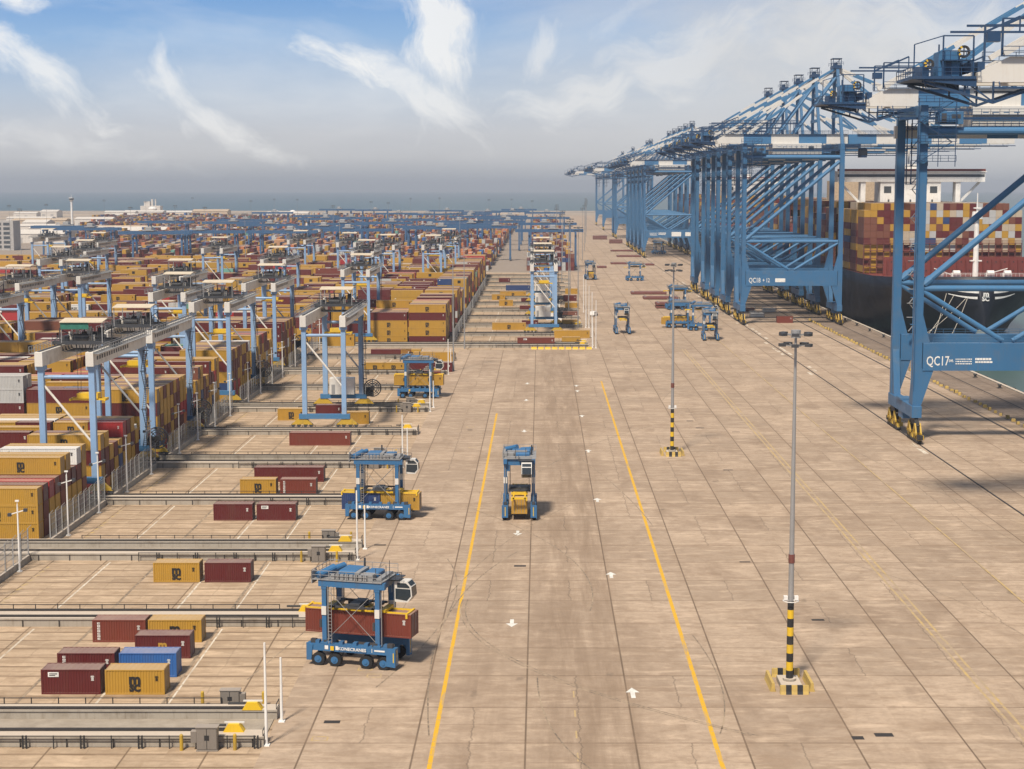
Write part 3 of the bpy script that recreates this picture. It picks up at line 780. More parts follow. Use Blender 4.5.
# ---- the older terminal far behind: rows running away from the camera
rest = MB()
PAL2 = [('maroon',24),('brown',14),('rust red',10),('navy blue',14),('pale grey',8),(YEL,18),('orange',8),('royal blue',4),('white',1),('teal green',1)]
Y = Y2+25
while Y < 2500:
    for bx in range(-22, 1):
        x0 = 24 if bx == 0 else 8+bx*40.0
        if x0 < -.262*Y-6: continue
        hh = rnd.uniform(3.0,5.0)
        for k in range(12 if bx else 11):
            for j in range(4):
                h = max(0, min(5, int(hh+rnd.uniform(-1.6,1.2))))
                if rnd.random() < .06: h = 0
                for t in range(h):
                    if t < h-2 and 0 < k < 10 and j > 0: continue
                    rest.cur = MI[pick(rnd, PAL2)]; x = x0-31+k*2.7; y = Y+j*13; rest.box(x-1.22, x+1.22, y, y+12.2, t*2.6, t*2.6+2.58)
    Y += 62
tag(rest.build('stacked_containers', MATS), 'distant container stacks of many colours under the blue rail gantries near the horizon', 'containers', None, 'stuff')
# ------------------------------------------------------------------ straddle carriers
SC = {}
def carrier_meshes():
    def put(nm, m, mats): SC.setdefault(nm, []).append(m.mesh('carrier_'+nm, mats))
    for sy in (-1,1):
        y0, y1 = sorted((sy*1.75, sy*2.6)); yo = sy*2.6; w0, w1 = sorted((sy*2.58, sy*2.72))
        m = MB(); m.box(-5.1, 5.1, y0, y1, 1.75, 2.55)
        m.prism([(4.1,.5),(5.1,.42),(5.1,2.6),(4.1,2.4)][::1], 'y', w0, w1); m.box(4.75,5.12, y0, y1, .55, 1.75)
        m.prism([(-5.1,.6),(-4.55,.6),(-4.35,2.4),(-5.1,2.6)], 'y', w0, w1); m.box(-5.12,-4.8,y0,y1,.75,1.75)
        for x in (-3.8,-1.9,1.7,3.7): m.box(x-.28,x+.28, sy*1.9-.1, sy*1.9+.1, .75, 1.75)
        for x in (-3.9,-2.6,-1.2,.4,1.7,3.9): m.box(x-.22,x+.22,y0+.1,y1-.1,2.55,2.9)
        put('side_sill', m, 'machine_blue')
        for x in (-3.8,-1.9,1.7,3.7):
            m = MB(); a, b = sorted((sy*2.0, sy*2.62))
            n = 18
            m.tube((x,a,.75),(x,b,.75),.75,n); 
            m.mat(1); yy = b+.01 if sy > 0 else a-.01
            m.tube((x,yy-.02,.75),(x,yy+.03,.75),.42,14); m.tube((x,yy,.75),(x,yy+sy*.1,.75),.18,8)
            put('wheel', m, ['rubber','machine_blue'])
        for x in (-3.1,3.0):
            m = MB(); m.beam((x,sy*2.2,2.55),(x,sy*2.2,9.6),.42,.5); m.box(x-.4,x+.4,sy*2.2-.42,sy*2.2+.42,2.55,2.75)
            m.mat(1); m.box(x-.265,x+.265,sy*2.2-.295,sy*2.2+.295,5.9,6.9)
            m.mat(2); m.tube((x+.42,sy*2.2,2.6),(x+.42,sy*2.2,9.3),.05,5)
            put('column', m, ['machine_blue','white_paint','grey_steel'])
        m = MB(); m.box(-3.7, 3.9, sy*2.2-.28, sy*2.2+.28, 9.2, 9.95); put('top_beam', m, 'machine_blue')
        m = MB(); m.tube((-2.85,sy*2.2,3.0),(2.75,sy*2.2,8.9),.035,5); m.tube((2.75,sy*2.2,3.0),(-2.85,sy*2.2,8.9),.035,5); put('brace_rod', m, 'grey_steel')
    for x in (-3.1,3.0):
        m = MB(); m.box(x-.3,x+.3,-2.45,2.45,8.9,9.95); m.box(x-.2,x+.2,-2.3,-1.5,7.9,8.9); m.box(x-.2,x+.2,1.5,2.3,7.9,8.9); put('cross_beam', m, 'machine_blue')
    m = MB(); m.box(-4.4,3.6,-2.6,2.6,9.97,10.06)
    for y in (-2.6,2.6):
        m.rails((-4.4,y,10.06),(3.6,y,10.06),1.0,1.0,.03)
    m.rails((-4.4,-2.6,10.06),(-4.4,2.6,10.06),1.0,1.0,.03); m.box(-4.45,-4.35,-2.6,-1.2,9.5,10.9)
    put('platform', m, 'grey_steel')
    m = MB(); m.bev(-1.9,.2,-1.2,1.7,10.07,10.85,.12); m.bev(.9,2.5,-.6,1.6,10.07,10.7,.1)
    m.mat(1); m.box(.3,.8,-1.9,1.2,10.07,10.9); m.box(1.0,2.4,-2.2,-.9,10.07,10.75); m.box(2.7,3.3,-1.9,1.9,10.07,10.35)
    for k in range(8): m.box(-2.2+k*.52,-2.2+k*.52+.4,-2.5,-2.2,10.1,10.75)
    m.mat(0); m.tube((-3.9,-2.2,10.35),(-2.6,-.4,11.0),.42,12); m.tube((-3.4,.2,10.4),(-2.4,2.0,10.7),.36,12)
    m.mat(2); m.tube((-.0,1.9,10.06),(0,1.9,11.7),.12,8); m.tube((2.7,-1.9,10.06),(2.7,-1.9,11.5),.04); m.tube((3.2,1.0,10.06),(3.2,1.0,11.8),.04); m.tube((3.4,-.6,10.06),(3.4,-.6,11.6),.04)
    put('engine_pack', m, ['machine_blue','grey_steel','dark_steel'])
    # driver cab
    m = MB(); m.prism([(4.0,7.2),(5.5,7.2),(6.0,7.9),(5.9,9.0),(5.4,9.6),(4.0,9.6)], 'y', .35, 1.95)
    put('cab', m, 'white_paint')
    m = MB()
    for a, b in ((.32,.36),(1.94,1.98)): m.prism([(4.1,7.55),(5.4,7.4),(5.86,7.95),(5.8,8.75),(4.1,8.75)], 'y', a, b); m.prism([(4.3,8.88),(5.74,8.88),(5.7,9.05),(5.3,9.42),(4.3,9.42)], 'y', a, b)
    m.add([(5.59,.45,7.3),(6.02,.45,7.88),(6.02,1.85,7.88),(5.59,1.85,7.3)], [(0,3,2,1)]); m.add([(6.03,.45,7.93),(5.93,.45,8.97),(5.93,1.85,8.97),(6.03,1.85,7.93)], [(0,3,2,1)]); m.add([(5.84,.45,9.1),(5.5,.45,9.54),(5.5,1.85,9.54),(5.84,1.85,9.1)], [(0,3,2,1)])
    for k in range(1): pass
    put('cab_window', m, 'glass_dark')
    m = MB(); m.box(3.5,4.6,-.1,2.3,9.82,9.9); m.rails((3.6,-.1,9.86),(5.0,-.1,9.86),.9,.7,.03); m.beam((3.3,1.1,9.6),(4.3,1.1,9.6),.3)
    put('cab_hanger', m, 'dark_steel')
    m = MB()                                         # ladder, hoses and cable chains on the columns
    for x in (-2.62,-2.2): m.beam((x,-2.5,2.6),(x,-2.5,9.3),.05)
    for k in range(16): m.beam((-2.62,-2.5,2.8+k*.4),(-2.2,-2.5,2.8+k*.4),.04)
    put('ladder', m, 'grey_steel')
    m = MB()
    for x in (-3.1,3.0):
        for s in (-1,1): m.tube((x-.3,s*2.0,2.7),(x-.3,s*2.0,9.2),.06,5); m.box(x-.55,x-.3,s*2.2-.2,s*2.2+.2,4.4,5.3)
    for x in (-4.4,-2.9,2.7,4.4):
        for s in (-1,1): m.box(x-.3,x+.3,s*2.2-.25,s*2.2+.25,2.55,3.0)
    put('cable_duct', m, 'dark_steel')
    m = MB(); m.box(-2.3,-1.9,-2.75,-2.735,1.9,2.4); m.box(4.86,4.96,-2.75,-2.735,1.0,2.1); m.box(5.125,5.14,-2.25,-2.13,.8,2.3); m.box(5.125,5.14,2.13,2.25,.8,2.3); put('reflector_strip', m, 'safety_yellow')
    m = MB()
    for y in (-.9,.9): m.box(-6.0,6.0,y-.12,y+.12,.16,.42)
    for x in (-6.0,5.75): m.box(x,x+.25,-1.2,1.2,.1,.4)
    m.box(-1.3,1.3,-1.0,1.0,.42,.75); m.box(-2.6,2.6,-.35,.35,.45,.68)
    for x in (-3.2,3.2): m.box(x-.35,x+.35,-1.3,1.3,.4,.7)
    for x in (-5.9,5.9):
        for y in (-1.15,1.15): m.cbox(x,y,-.15,.22,.22,.6)
    put('spreader', m, 'safety_yellow')
    m = MB()
    for x in (-2.3,2.3):
        for y in (-1.5,1.5): m.tube((x,y,.5),(x,y,1),.03,4)
    m.box(-2.7,2.7,-1.75,-1.5,.72,.95); m.box(-2.7,2.7,1.5,1.75,.72,.95); m.box(-2.5,-2.1,-1.75,1.75,.72,.97); m.box(2.1,2.5,-1.75,1.75,.72,.97); m.box(-1.0,-.6,-1.7,1.7,.74,.98); m.box(.6,1.0,-1.7,1.7,.74,.98); m.tube((-1.2,0,1.0),(1.2,0,1.0),.22,8); m.box(-.6,.6,-1.4,1.4,.95,1.2)
    put('lifting_yoke', m, 'dark_steel')
    m = MB()
    for x in (-2.3,2.3):
        for y in (-1.5,1.5): m.tube((x,y,0),(x,y,1),.03,4)
    put('hoist_rope', m, 'dark_steel')
carrier_meshes()
KT = text_mesh('KONECRANES', .5, .01, .012)
KT.materials.append(M['letter_white'])
def carrier(x, y, rz, label, zc=2.9, load=None, text=False, small=False):
    r = thing('straddle_carrier', label, 'straddle carrier', (x, y, 0), rz, 'straddle carriers'); r.scale = (1,1,.95)
    for nm, lst in SC.items():
        for me in lst:
            if nm == 'cab_window': continue
            q = link(nm, me, r)
            if nm in ('spreader','lifting_yoke'): q.location = (0,0,zc+CH)
            if nm == 'hoist_rope': q.location = (0,0,zc+CH+.9); q.scale = (1,1,9.3-zc-CH-.9)
            if nm == 'cab': link('window', SC['cab_window'][0], q)
    if text:
        q = link('lettering', KT, r, (.2, -2.745, 2.16)); q.rotation_euler = FRONT
        m = MB(); m.box(-1.75,-1.45,-2.63,-2.61,1.95,2.4); m.box(-3.0,-2.6,-2.63,-2.61,1.95,2.4); m.box(2.4,2.46,-2.63,-2.61,1.95,2.4); m.box(2.7,3.9,-2.63,-2.61,2.1,2.28); m.build('sign_plate', 'letter_white', r)
    c_, s_ = math.cos(rz), math.sin(rz)
    for L, dx, col, lab, lg in (load or []):
        container(L, col, (x+dx*c_, y+dx*s_, zc), lab, rz, lg, True, 'containers carried by straddle carriers')
def GP(x, y): return G(x, y)
X, Y = G(357.5, 667); carrier(X, Y+2.2, R(-15), 'blue straddle carrier nearest the camera, lifting a long rust red container', 3.3, [(12.19,.3,'rust red','long rust red container lifted by the nearest straddle carrier',None)], True)
X, Y = G(379, 520); carrier(X, Y+2.6, R(-4), 'blue straddle carrier side on, holding a yellow and a dark blue container', 1.35, [(6.06,3.3,YEL,'yellow container, right end of the second straddle carrier',None),(6.06,-2.9,'navy blue','dark blue container held at the left end of the second straddle carrier',None)], True)
X, Y = G(519.3, 521); carrier(X, Y+5.1, R(-90), 'blue straddle carrier driving alone towards the camera between the yellow lines, carrying a yellow container', 1.05, [(6.06,1.8,YEL,'yellow container seen end on inside the carrier between the yellow lines','dmarks')])
X, Y = G(418.5, 398.5); carrier(X, Y+2.6, R(-2), 'blue straddle carrier holding two yellow containers, in front of the far stack wall', 3.1, [(6.06,3.05,YEL,'right yellow container held by the carrier before the far stacks',None),(6.06,-3.05,YEL,'left yellow container held by the carrier before the far stacks',None)])
X, Y = G(622.5, 334.5); carrier(X, Y+5.1, R(-88), 'empty blue straddle carrier standing end on, alone on the apron beyond the second mast', 2.6)
X, Y = G(680, 328); carrier(X, Y+2.6, R(-3), 'blue straddle carrier with a yellow container in the cluster near the quay cranes', 1.2, [(12.19,-.6,YEL,'yellow container inside a straddle carrier of the cluster near the quay cranes',None)])
X, Y = G(693, 330.5); carrier(X+3.2, Y+.8, R(-6), 'empty blue straddle carrier side on, middle of the cluster near the quay cranes', 5.0)
X, Y = G(711.5, 341); carrier(X, Y+5.1, R(-92), 'empty blue straddle carrier end on, front right of the cluster near the quay cranes', 2.2)
X, Y = G(678, 310); carrier(X, Y+2.6, R(2), 'straddle carrier farthest back in the cluster, behind the one with a yellow container', 5.5)
X, Y = G(635, 281); carrier(X, Y+2.6, R(-4), 'distant straddle carrier side on, in the middle of the apron beyond the dark hatch covers', 5.0)
X, Y = G(590.5, 280); carrier(X, Y+5.1, R(-82), 'distant straddle carrier with a yellow load beside the far light masts', 1.2, [(6.06,1,YEL,'yellow container in the distant carrier beside the far light masts',None)])
X, Y = G(659, 254); carrier(X, Y+2.6, R(-25), 'small distant straddle carrier seen through the legs of the middle quay cranes', 5.0)
# ------------------------------------------------------------------ yard gantry cranes (light blue legs, cream girders)
YG = {}
def yard_meshes(g):
    def put(nm, m, mats): YG.setdefault(nm, []).append(m.mesh('gantry_'+nm, mats))
    h = g/2; W = 8.3
    for x in (-W/2, W/2):
        m = MB(); m.bev(x-.6,x+.6,-h-1.2,h+1.2,21.2,23.6,.05); m.mat(1); m.box(x-.64,x+.64,-h-1.24,-h-1.2,21.25,23.55); m.mat(2); m.box(x-.2,x+.2,-h-1,h+1,23.6,23.75)
        # pennant of blank dirt on side: small dark stencil line
        m.mat(2)
        s = 1 if x > 0 else -1
        for k in range(14): m.box(x+s*.6-.012, x+s*.6+.012, -h+1+k*1.5, -h+1.9+k*1.5, 22.1, 22.75)
        put('girder', m, ['cream_paint','white_paint','dark_steel'])
        m = MB(); s = -1 if x < 0 else 1
        m.box(min(x+s*.6,x+s*1.6), max(x+s*.6,x+s*1.6), -h-1, h+1, 23.25, 23.32); m.rails((x+s*1.55,-h-1,23.32),(x+s*1.55,h+1,23.32),1.1,1.5,.045); m.rails((x+s*.7,-h-1,23.32),(x+s*.7,h+1,23.32),1.1,3,.04)
        put('walkway', m, 'grey_steel')
    for y, t in ((-h,.95),(h,1.1)):
        for x in (-W/2,W/2):
            m = MB(); m.beam((x,y,2.4),(x,y,20.8),t*.95,t*1.0); m.box(x-.75,x+.75,y-.75,y+.75,20.6,21.2); put('leg', m, 'pale_blue')
        m = MB(); m.box(-W/2-1.2,W/2+1.2,y-.55,y+.55,1.75,2.75); put('sill_beam', m, 'tie_blue')
        m = MB(); m.tube((-W/2,y,19.4),(W/2,y,19.4),.32,8); put('tie_beam', m, 'pale_blue')
        m = MB(); m.tube((-W/2,y,18.5),(W/2-.3,y,8.5),.2,8); put('brace', m, 'cream_paint' if y < 0 else 'galvanised')
        for x in (-W/2-.6,W/2+.6):
            m = MB(); m.prism([(x-2.3,.55),(x+2.3,.55),(x+.9,1.75),(x-.9,1.75)], 'y', y-.4, y+.4)
            m.mat(1)
            for k in (-1.9,-.7,.7,1.9): m.tube((x+k,y-.32,.42),(x+k,y+.32,.42),.42,12)
            put('bogie', m, ['yellow_paint','dark_steel'])
    # cable reel beside the right far leg, electrical house on the far sill
    m = MB(); 
    for k in range(24):
        a, b = 2*math.pi*k/24, 2*math.pi*(k+1)/24
        for rr in (1.95,1.5,1.1): m.beam((W/2+2.6+rr*math.cos(a),h-.5,4.2+rr*math.sin(a)),(W/2+2.6+rr*math.cos(b),h-.5,4.2+rr*math.sin(b)),.3,.24 if rr > 1.8 else .16)
        if k % 3 == 0: m.beam((W/2+2.6,h-.5,4.2),(W/2+2.6+1.95*math.cos(a),h-.5,4.2+1.95*math.sin(a)),.16)
    m.mat(1); m.tube((W/2+2.6,h-1.0,4.2),(W/2+2.6,h-.1,4.2),.5,10); m.box(W/2+.5,W/2+2.8,h-.25,h+.25,2.2,4.4)
    put('cable_reel', m, ['dark_steel','black_paint'])
    m = MB(); m.bev(-3.1,2.6,h-1.4,h+1.2,2.8,6.6,.06); m.mat(1); m.box(-2.6,-1.8,h-1.45,h-1.4,2.95,5.1); m.mat(2); m.box(-.5,2.2,h-1.43,h-1.4,4.8,6.0)
    put('electric_house', m, ['white_paint','grey_steel','cream_paint'])
    m = MB()
    for k in range(5):
        z = 3+k*3.5; a, b = ((W/2+.9,h-3.2),(W/2+.9,h-.8)) if k % 2 == 0 else ((W/2+.9,h-.8),(W/2+.9,h-3.2))
        m.beam((a[0]-.3,a[1],z),(b[0]-.3,b[1],z+3.5),.08,.2); m.beam((a[0]+.3,a[1],z),(b[0]+.3,b[1],z+3.5),.08,.2); m.beam((a[0]+.4,a[1],z+1),(b[0]+.4,b[1],z+4.5),.06); [m.box(a[0]-.3,a[0]+.3,a[1]+(b[1]-a[1])*q/10-.1,a[1]+(b[1]-a[1])*q/10+.1,z+.35*q,z+.35*q+.05) for q in range(1,10)]
        m.box(W/2+.5,W/2+1.4,b[1]-.5,b[1]+.5,z+3.4,z+3.5)
    put('stair', m, 'dark_steel')
    # trolley: kept about its own origin
    m = MB(); 
    for x in (-W/2-.7,-2.6,-1.0,1.0,2.6,W/2+.7): m.box(x-.22,x+.22,-3.1,3.1,23.9,24.15)
    for y in (-3,3): m.box(-W/2-.9,W/2+.9,y-.25,y+.25,23.8,24.45)
    for y in (-3.1,3.1): m.rails((-W/2-.9,y,24.15),(W/2+.9,y,24.15),1.1,1.2,.045)
    for y in (-2.6,-.9,.9,2.6):
        m.beam((-5,y,23.8),(-3.2,y,22.6),.16); m.beam((-3.2,y,22.6),(3.2,y,22.6),.16); m.beam((3.2,y,22.6),(5,y,23.8),.16)
        for x in (-3.2,-1,1,3.2): m.beam((x,y,22.6),(x*1.2,y,23.8),.12)
    put('trolley_frame', m, 'dark_steel')
    m = MB(); m.tube((-1.8,-1.6,24.9),(.6,-1.6,24.9),.6,12); m.tube((-1.2,1.5,25.0),(1.4,1.5,25.0),.65,12); m.bev(2.3,3.2,-1.2,.4,24.16,25.3,.1); m.bev(-3.6,-2.8,-2.2,-.4,24.16,25.2,.1)
    for x,y in ((-3.9,-2.6),(-1.2,2.7),(1.6,-2.7),(3.6,2.4)): m.beam((x,y,24.1),(x,y,26.6),.16); m.beam((x,y,26.4),(x*.5,y*.4,25),.12); m.tube((2.9,-1.9,24.2),(2.9,-1.9,26.6),.5,10)
    m.mat(1); m.box(-2.2,-1.9,1.0,2.0,24.2,26.3); m.box(.2,.8,-.6,.4,24.2,26.6)
    m.mat(1); m.tube((-3.2,1.6,24.2),(-3.2,1.6,25.6),.4,8); m.box(1.4,1.9,-2.4,-1.6,24.2,25.4)
    put('hoist_machinery', m, ['dark_steel','cream_paint'])
    m = MB(); m.prism([(-3.6,27.55),(0,27.95),(3.6,27.55),(3.6,27.7),(0,28.1),(-3.6,27.7)], 'x', -W/2+.5, W/2-.5)
    m.mat(1)
    for x in (-W/2+.7,W/2-.7):
        for y in (-3.2,3.2): m.beam((x,y,24.1),(x,y,27.6),.14)
    put('trolley_roof', m, ['roof_cream','galvanised'])
    m = MB(); m.box(-3.0,3.0,-.95,-.7,14.0,14.3); m.box(-3.0,3.0,.7,.95,14.0,14.3); m.box(-3.1,-2.8,-1.2,1.2,13.9,14.3); m.box(2.8,3.1,-1.2,1.2,13.9,14.3); m.box(-1.8,1.8,-1.1,1.1,14.3,15.2)
    put('spreader', m, 'safety_yellow')
    m = MB()
    for x in (-1.6,1.6):
        for y in (-.9,.9): m.tube((x,y,15.2),(x*.9,y*1.4,24),.045,4)
    put('hoist_rope', m, 'dark_steel')
GAUGE = 33.2
yard_meshes(GAUGE)
TROL = ('trolley_frame','hoist_machinery','trolley_roof','spreader','hoist_rope')
def yard_crane(i, xr, ty, label, sp=0.0, cloth=False):
    """stands on the runway rails of stack block i, right hand girder at xr; ty is the trolley place across the block"""
    ya = RAILS[i][1]; yb = RAILS[i+1][0]
    r = thing('yard_gantry_crane', label, 'gantry crane', (xr-4.15, (ya+yb)/2, 1.2), 0, 'light blue yard gantry cranes')
    sc = (yb-ya)/GAUGE
    for nm, lst in YG.items():
        for me in lst:
            q = link(nm, me, r)
            if nm in TROL: q.location = (0, ty, sp if nm == 'spreader' else 0)
            else: q.scale = (1, sc, 1)
            if nm == 'hoist_rope': q.scale = (1,1,(8.9-sp)/8.9); q.location = (0, ty, 24-24*(8.9-sp)/8.9)
            if nm == 'trolley_roof' and cloth:
                m = MB(); m.box(-3.5,1.2,-3.35,-3.28,26.4,27.6); m.box(-3.62,-3.55,-3.2,3.2,26.6,27.6); m.build('side_sheet', 'green_cloth', q)
def roofs(x, y):
    d = 1640/((y-187)/24.2); return d
yc = [ (3,-73.4,-4,'yard gantry crane with a green sheet under its trolley roof, nearest on the left',0,True),
       (4,-73.2,-10,'yard gantry crane behind the one with a green sheet, its cable reel by the stacks',2,False),
       (5,-41.3,9,'yard gantry crane standing over the empty exchange lanes, white braces on near legs',3.6,False),
       (6,-73.0,-4,'yard gantry crane in the sixth stack block, fourth from the left front corner',1,False),
       (7,-91.0,-2,'yard gantry crane in the seventh stack block, deep among the stacks',3,False),
       (8,-74.5,6,'yard gantry crane at the right end of the eighth stack block',3,False),
       (6,-132.0,3,'yard gantry crane far left in the sixth stack block',4,False),
       (9,-139.0,0,'yard gantry crane left of centre in the ninth stack block over low stacks',2,False),
       (9,-108.0,3,'yard gantry crane right of another in the ninth stack block over low stacks',3,False),
       (10,-56.0,4,'yard gantry crane over the front stack wall of the far yard',3,False),
       (12,-95.0,-3,'yard gantry crane with a cream roof in the third block of the far yard',3,False),
       (11,-3.5+9,-2,'white and blue yard gantry crane over the far exchange lanes beside the light masts',2,False),
       (13,5.2,0,'yard gantry crane behind the first one over the far exchange lanes',4,False),
       (15,4.8,0,'yard gantry crane farthest back over the far exchange lanes',4,False),
       (14,-190.0,0,'yard gantry crane far left in the fifth block of the far yard',4,False),
       (14,-70.0,2,'yard gantry crane in the middle of the fifth block of the far yard',4,False),
       (16,-46.0,-5,'yard gantry crane near the right fence in the far yard, trolley above its white house',4,False),
       (16,-68.0,3,'yard gantry crane left of the one near the right fence in the far yard',4,False),
       (15,-140.0,3,'yard gantry crane in the left middle of the far yard',4,False),
       (17,-215.0,3,'yard gantry crane at the far left before the blue rail gantries',4,False),
       (18,-120.0,0,'yard gantry crane in the last rows before the blue rail gantries, left of centre',4,False),
       (17,-90.0,0,'yard gantry crane in the last rows before the blue rail gantries, near the centre',4,False),
       (19,-262.0,0,'yard gantry crane at the left edge of the last rows before the blue gantries',4,False),
       (12,-178.0,0,'yard gantry crane half hidden at the left in the third block of the far yard',4,False),
       (8,-146.0,0,'yard gantry crane at the left picture edge in the eighth stack block',3,False),
       (19,-45.0,0,'yard gantry crane in the last rows of the far yard close to its right fence',4,False)]
for q in yc: yard_crane(*q)
YM = (RAILS[5][1]+RAILS[6][0])/2
container(6.06, YEL, (-41.3-4.15+.6, YM+9, 1.2+13.8+3.6-CH-.05), 'yellow container hanging under the spreader of the crane over the empty exchange lanes', 0, None, True, None)
# ------------------------------------------------------------------ blue rail gantries of the older terminal
BG = {}
def blue_meshes():
    def put(nm, m, mats): BG.setdefault(nm, []).append(m.mesh('blue_'+nm, mats))
    for y in (-4,4):
        m = MB(); m.box(-24,20,y-.6,y+.6,22.6,24.4)
        put('girder', m, ['far_blue','ship_white'])
        for x in (-15,15):
            m = MB(); m.beam((x,y*1.5,1.5),(x,y,22.4),1.1,1.1); put('leg', m, 'far_blue')
    for x in (-15,15):
        m = MB(); m.box(x-.7,x+.7,-8,8,.8,2.2); m.box(x-.5,x+.5,-6,6,20.6,21.6); put('sill_beam', m, 'far_blue')
    m = MB(); m.box(-3,4,-5,5,24.7,25.3); m.bev(-1.8,2.2,-2.5,2.5,25.3,27.2,.3); put('trolley', m, 'galvanised')
    m = MB(); m.box(-2.4,-.6,-1.2,1.2,19.6,22.3); put('operator_cab', m, 'cream_paint')
blue_meshes()
def blue_gantry(x, y, label, tx=0.0):
    r = thing('rail_gantry_crane', label, 'gantry crane', (x, y, 0), 0, 'distant blue rail gantry cranes')
    for nm, lst in BG.items():
        for me in lst:
            q = link(nm, me, r)
            if nm in ('trolley','operator_cab'): q.location = (tx,0,0)
bl = [(-206,1035,-8),(-78,1165,0),(-36,1160,5),(-146,1150,-5),(-242,1300,0),(-190,1460,0),(-32,1470,0),(-250,2050,0),(8,1065,0),(8,1260,-5),(7,1500,4),(7,1800,0),(-112,1420,4),(-112,1700,-4),(-150,1250,0),(-32,1900,0),(-275,1180,6),(-330,1620,0),(-335,1165,0),(-303,1110,0),(-300,1330,2),(-235,1015,-6),(-250,1400,0),(-215,1600,6),(-200,1220,0),(-172,1500,0),(-160,1035,3),(-150,1750,0),(-120,1290,4),(-118,1080,-8),(-70,1130,2),(-66,1340,0),(-62,1560,-5),(-52,1240,0),(-32,1340,6),(-32,1580,3),(-72,1720,0),(-110,1950,0),(-64,1850,5),(-24,2050,0),(-200,2000,0),(-290,1800,0),(-370,1500,3),(14-24,930+90,0)]
bl = [b for b in bl[:-1] if 540+1640*b[0]/b[1] > 210 or b in ((-335,1165,0),(-303,1110,0),(-300,1330,2),(-250,1400,0),(-235,1015,-6))]
bl.sort(key=lambda b: b[0]/b[1])
for k, (x, y, tx) in enumerate(bl):
    depth = 'nearest' if y < 1140 else 'nearer' if y < 1300 else 'middle' if y < 1500 else 'farther' if y < 1800 else 'farthest'
    blue_gantry(x, y, f'blue rail gantry crane on the skyline, {depth} row, {ORD[k]} from the left', tx)
# tyre tracks swung across the apron
def track(m, pts, w=.16):
    for k in range(len(pts)-1):
        (x0,y0),(x1,y1) = pts[k],pts[k+1]; L = math.hypot(x1-x0,y1-y0); a, b = -(y1-y0)/L*w/2, (x1-x0)/L*w/2
        m.add([(x0-a,y0-b,.006),(x1-a,y1-b,.006),(x1+a,y1+b,.006),(x0+a,y0+b,.006)], [(0,1,2,3)])
m = MB(); rt = random.Random(4)
def arc(x, y, h, bend, L):
    pts = []
    for k in range(26):
        pts.append((x, y)); x += math.sin(h)*L/25; y += math.cos(h)*L/25; h += bend/25*(.4+1.2*(k/25))
    return pts
track(m, arc(20, 150, R(-52), R(60), 62)); track(m, arc(20.6, 150, R(-52), R(60), 62)); track(m, arc(-12, 262, R(150), R(40), 70)); track(m, arc(-10.5, 150, R(-5), R(28), 80)); track(m, arc(-17, 165, R(15), R(-30), 60))
for k in range(12): track(m, arc(rt.uniform(-22,70), rt.uniform(140,420), R(rt.choice((0,180))+rt.uniform(-14,14)), R(rt.uniform(-35,35)), rt.uniform(30,90)), rt.uniform(.1,.2))
tag(m.build('tyre_marking', 'worn_dark'), kind='structure')
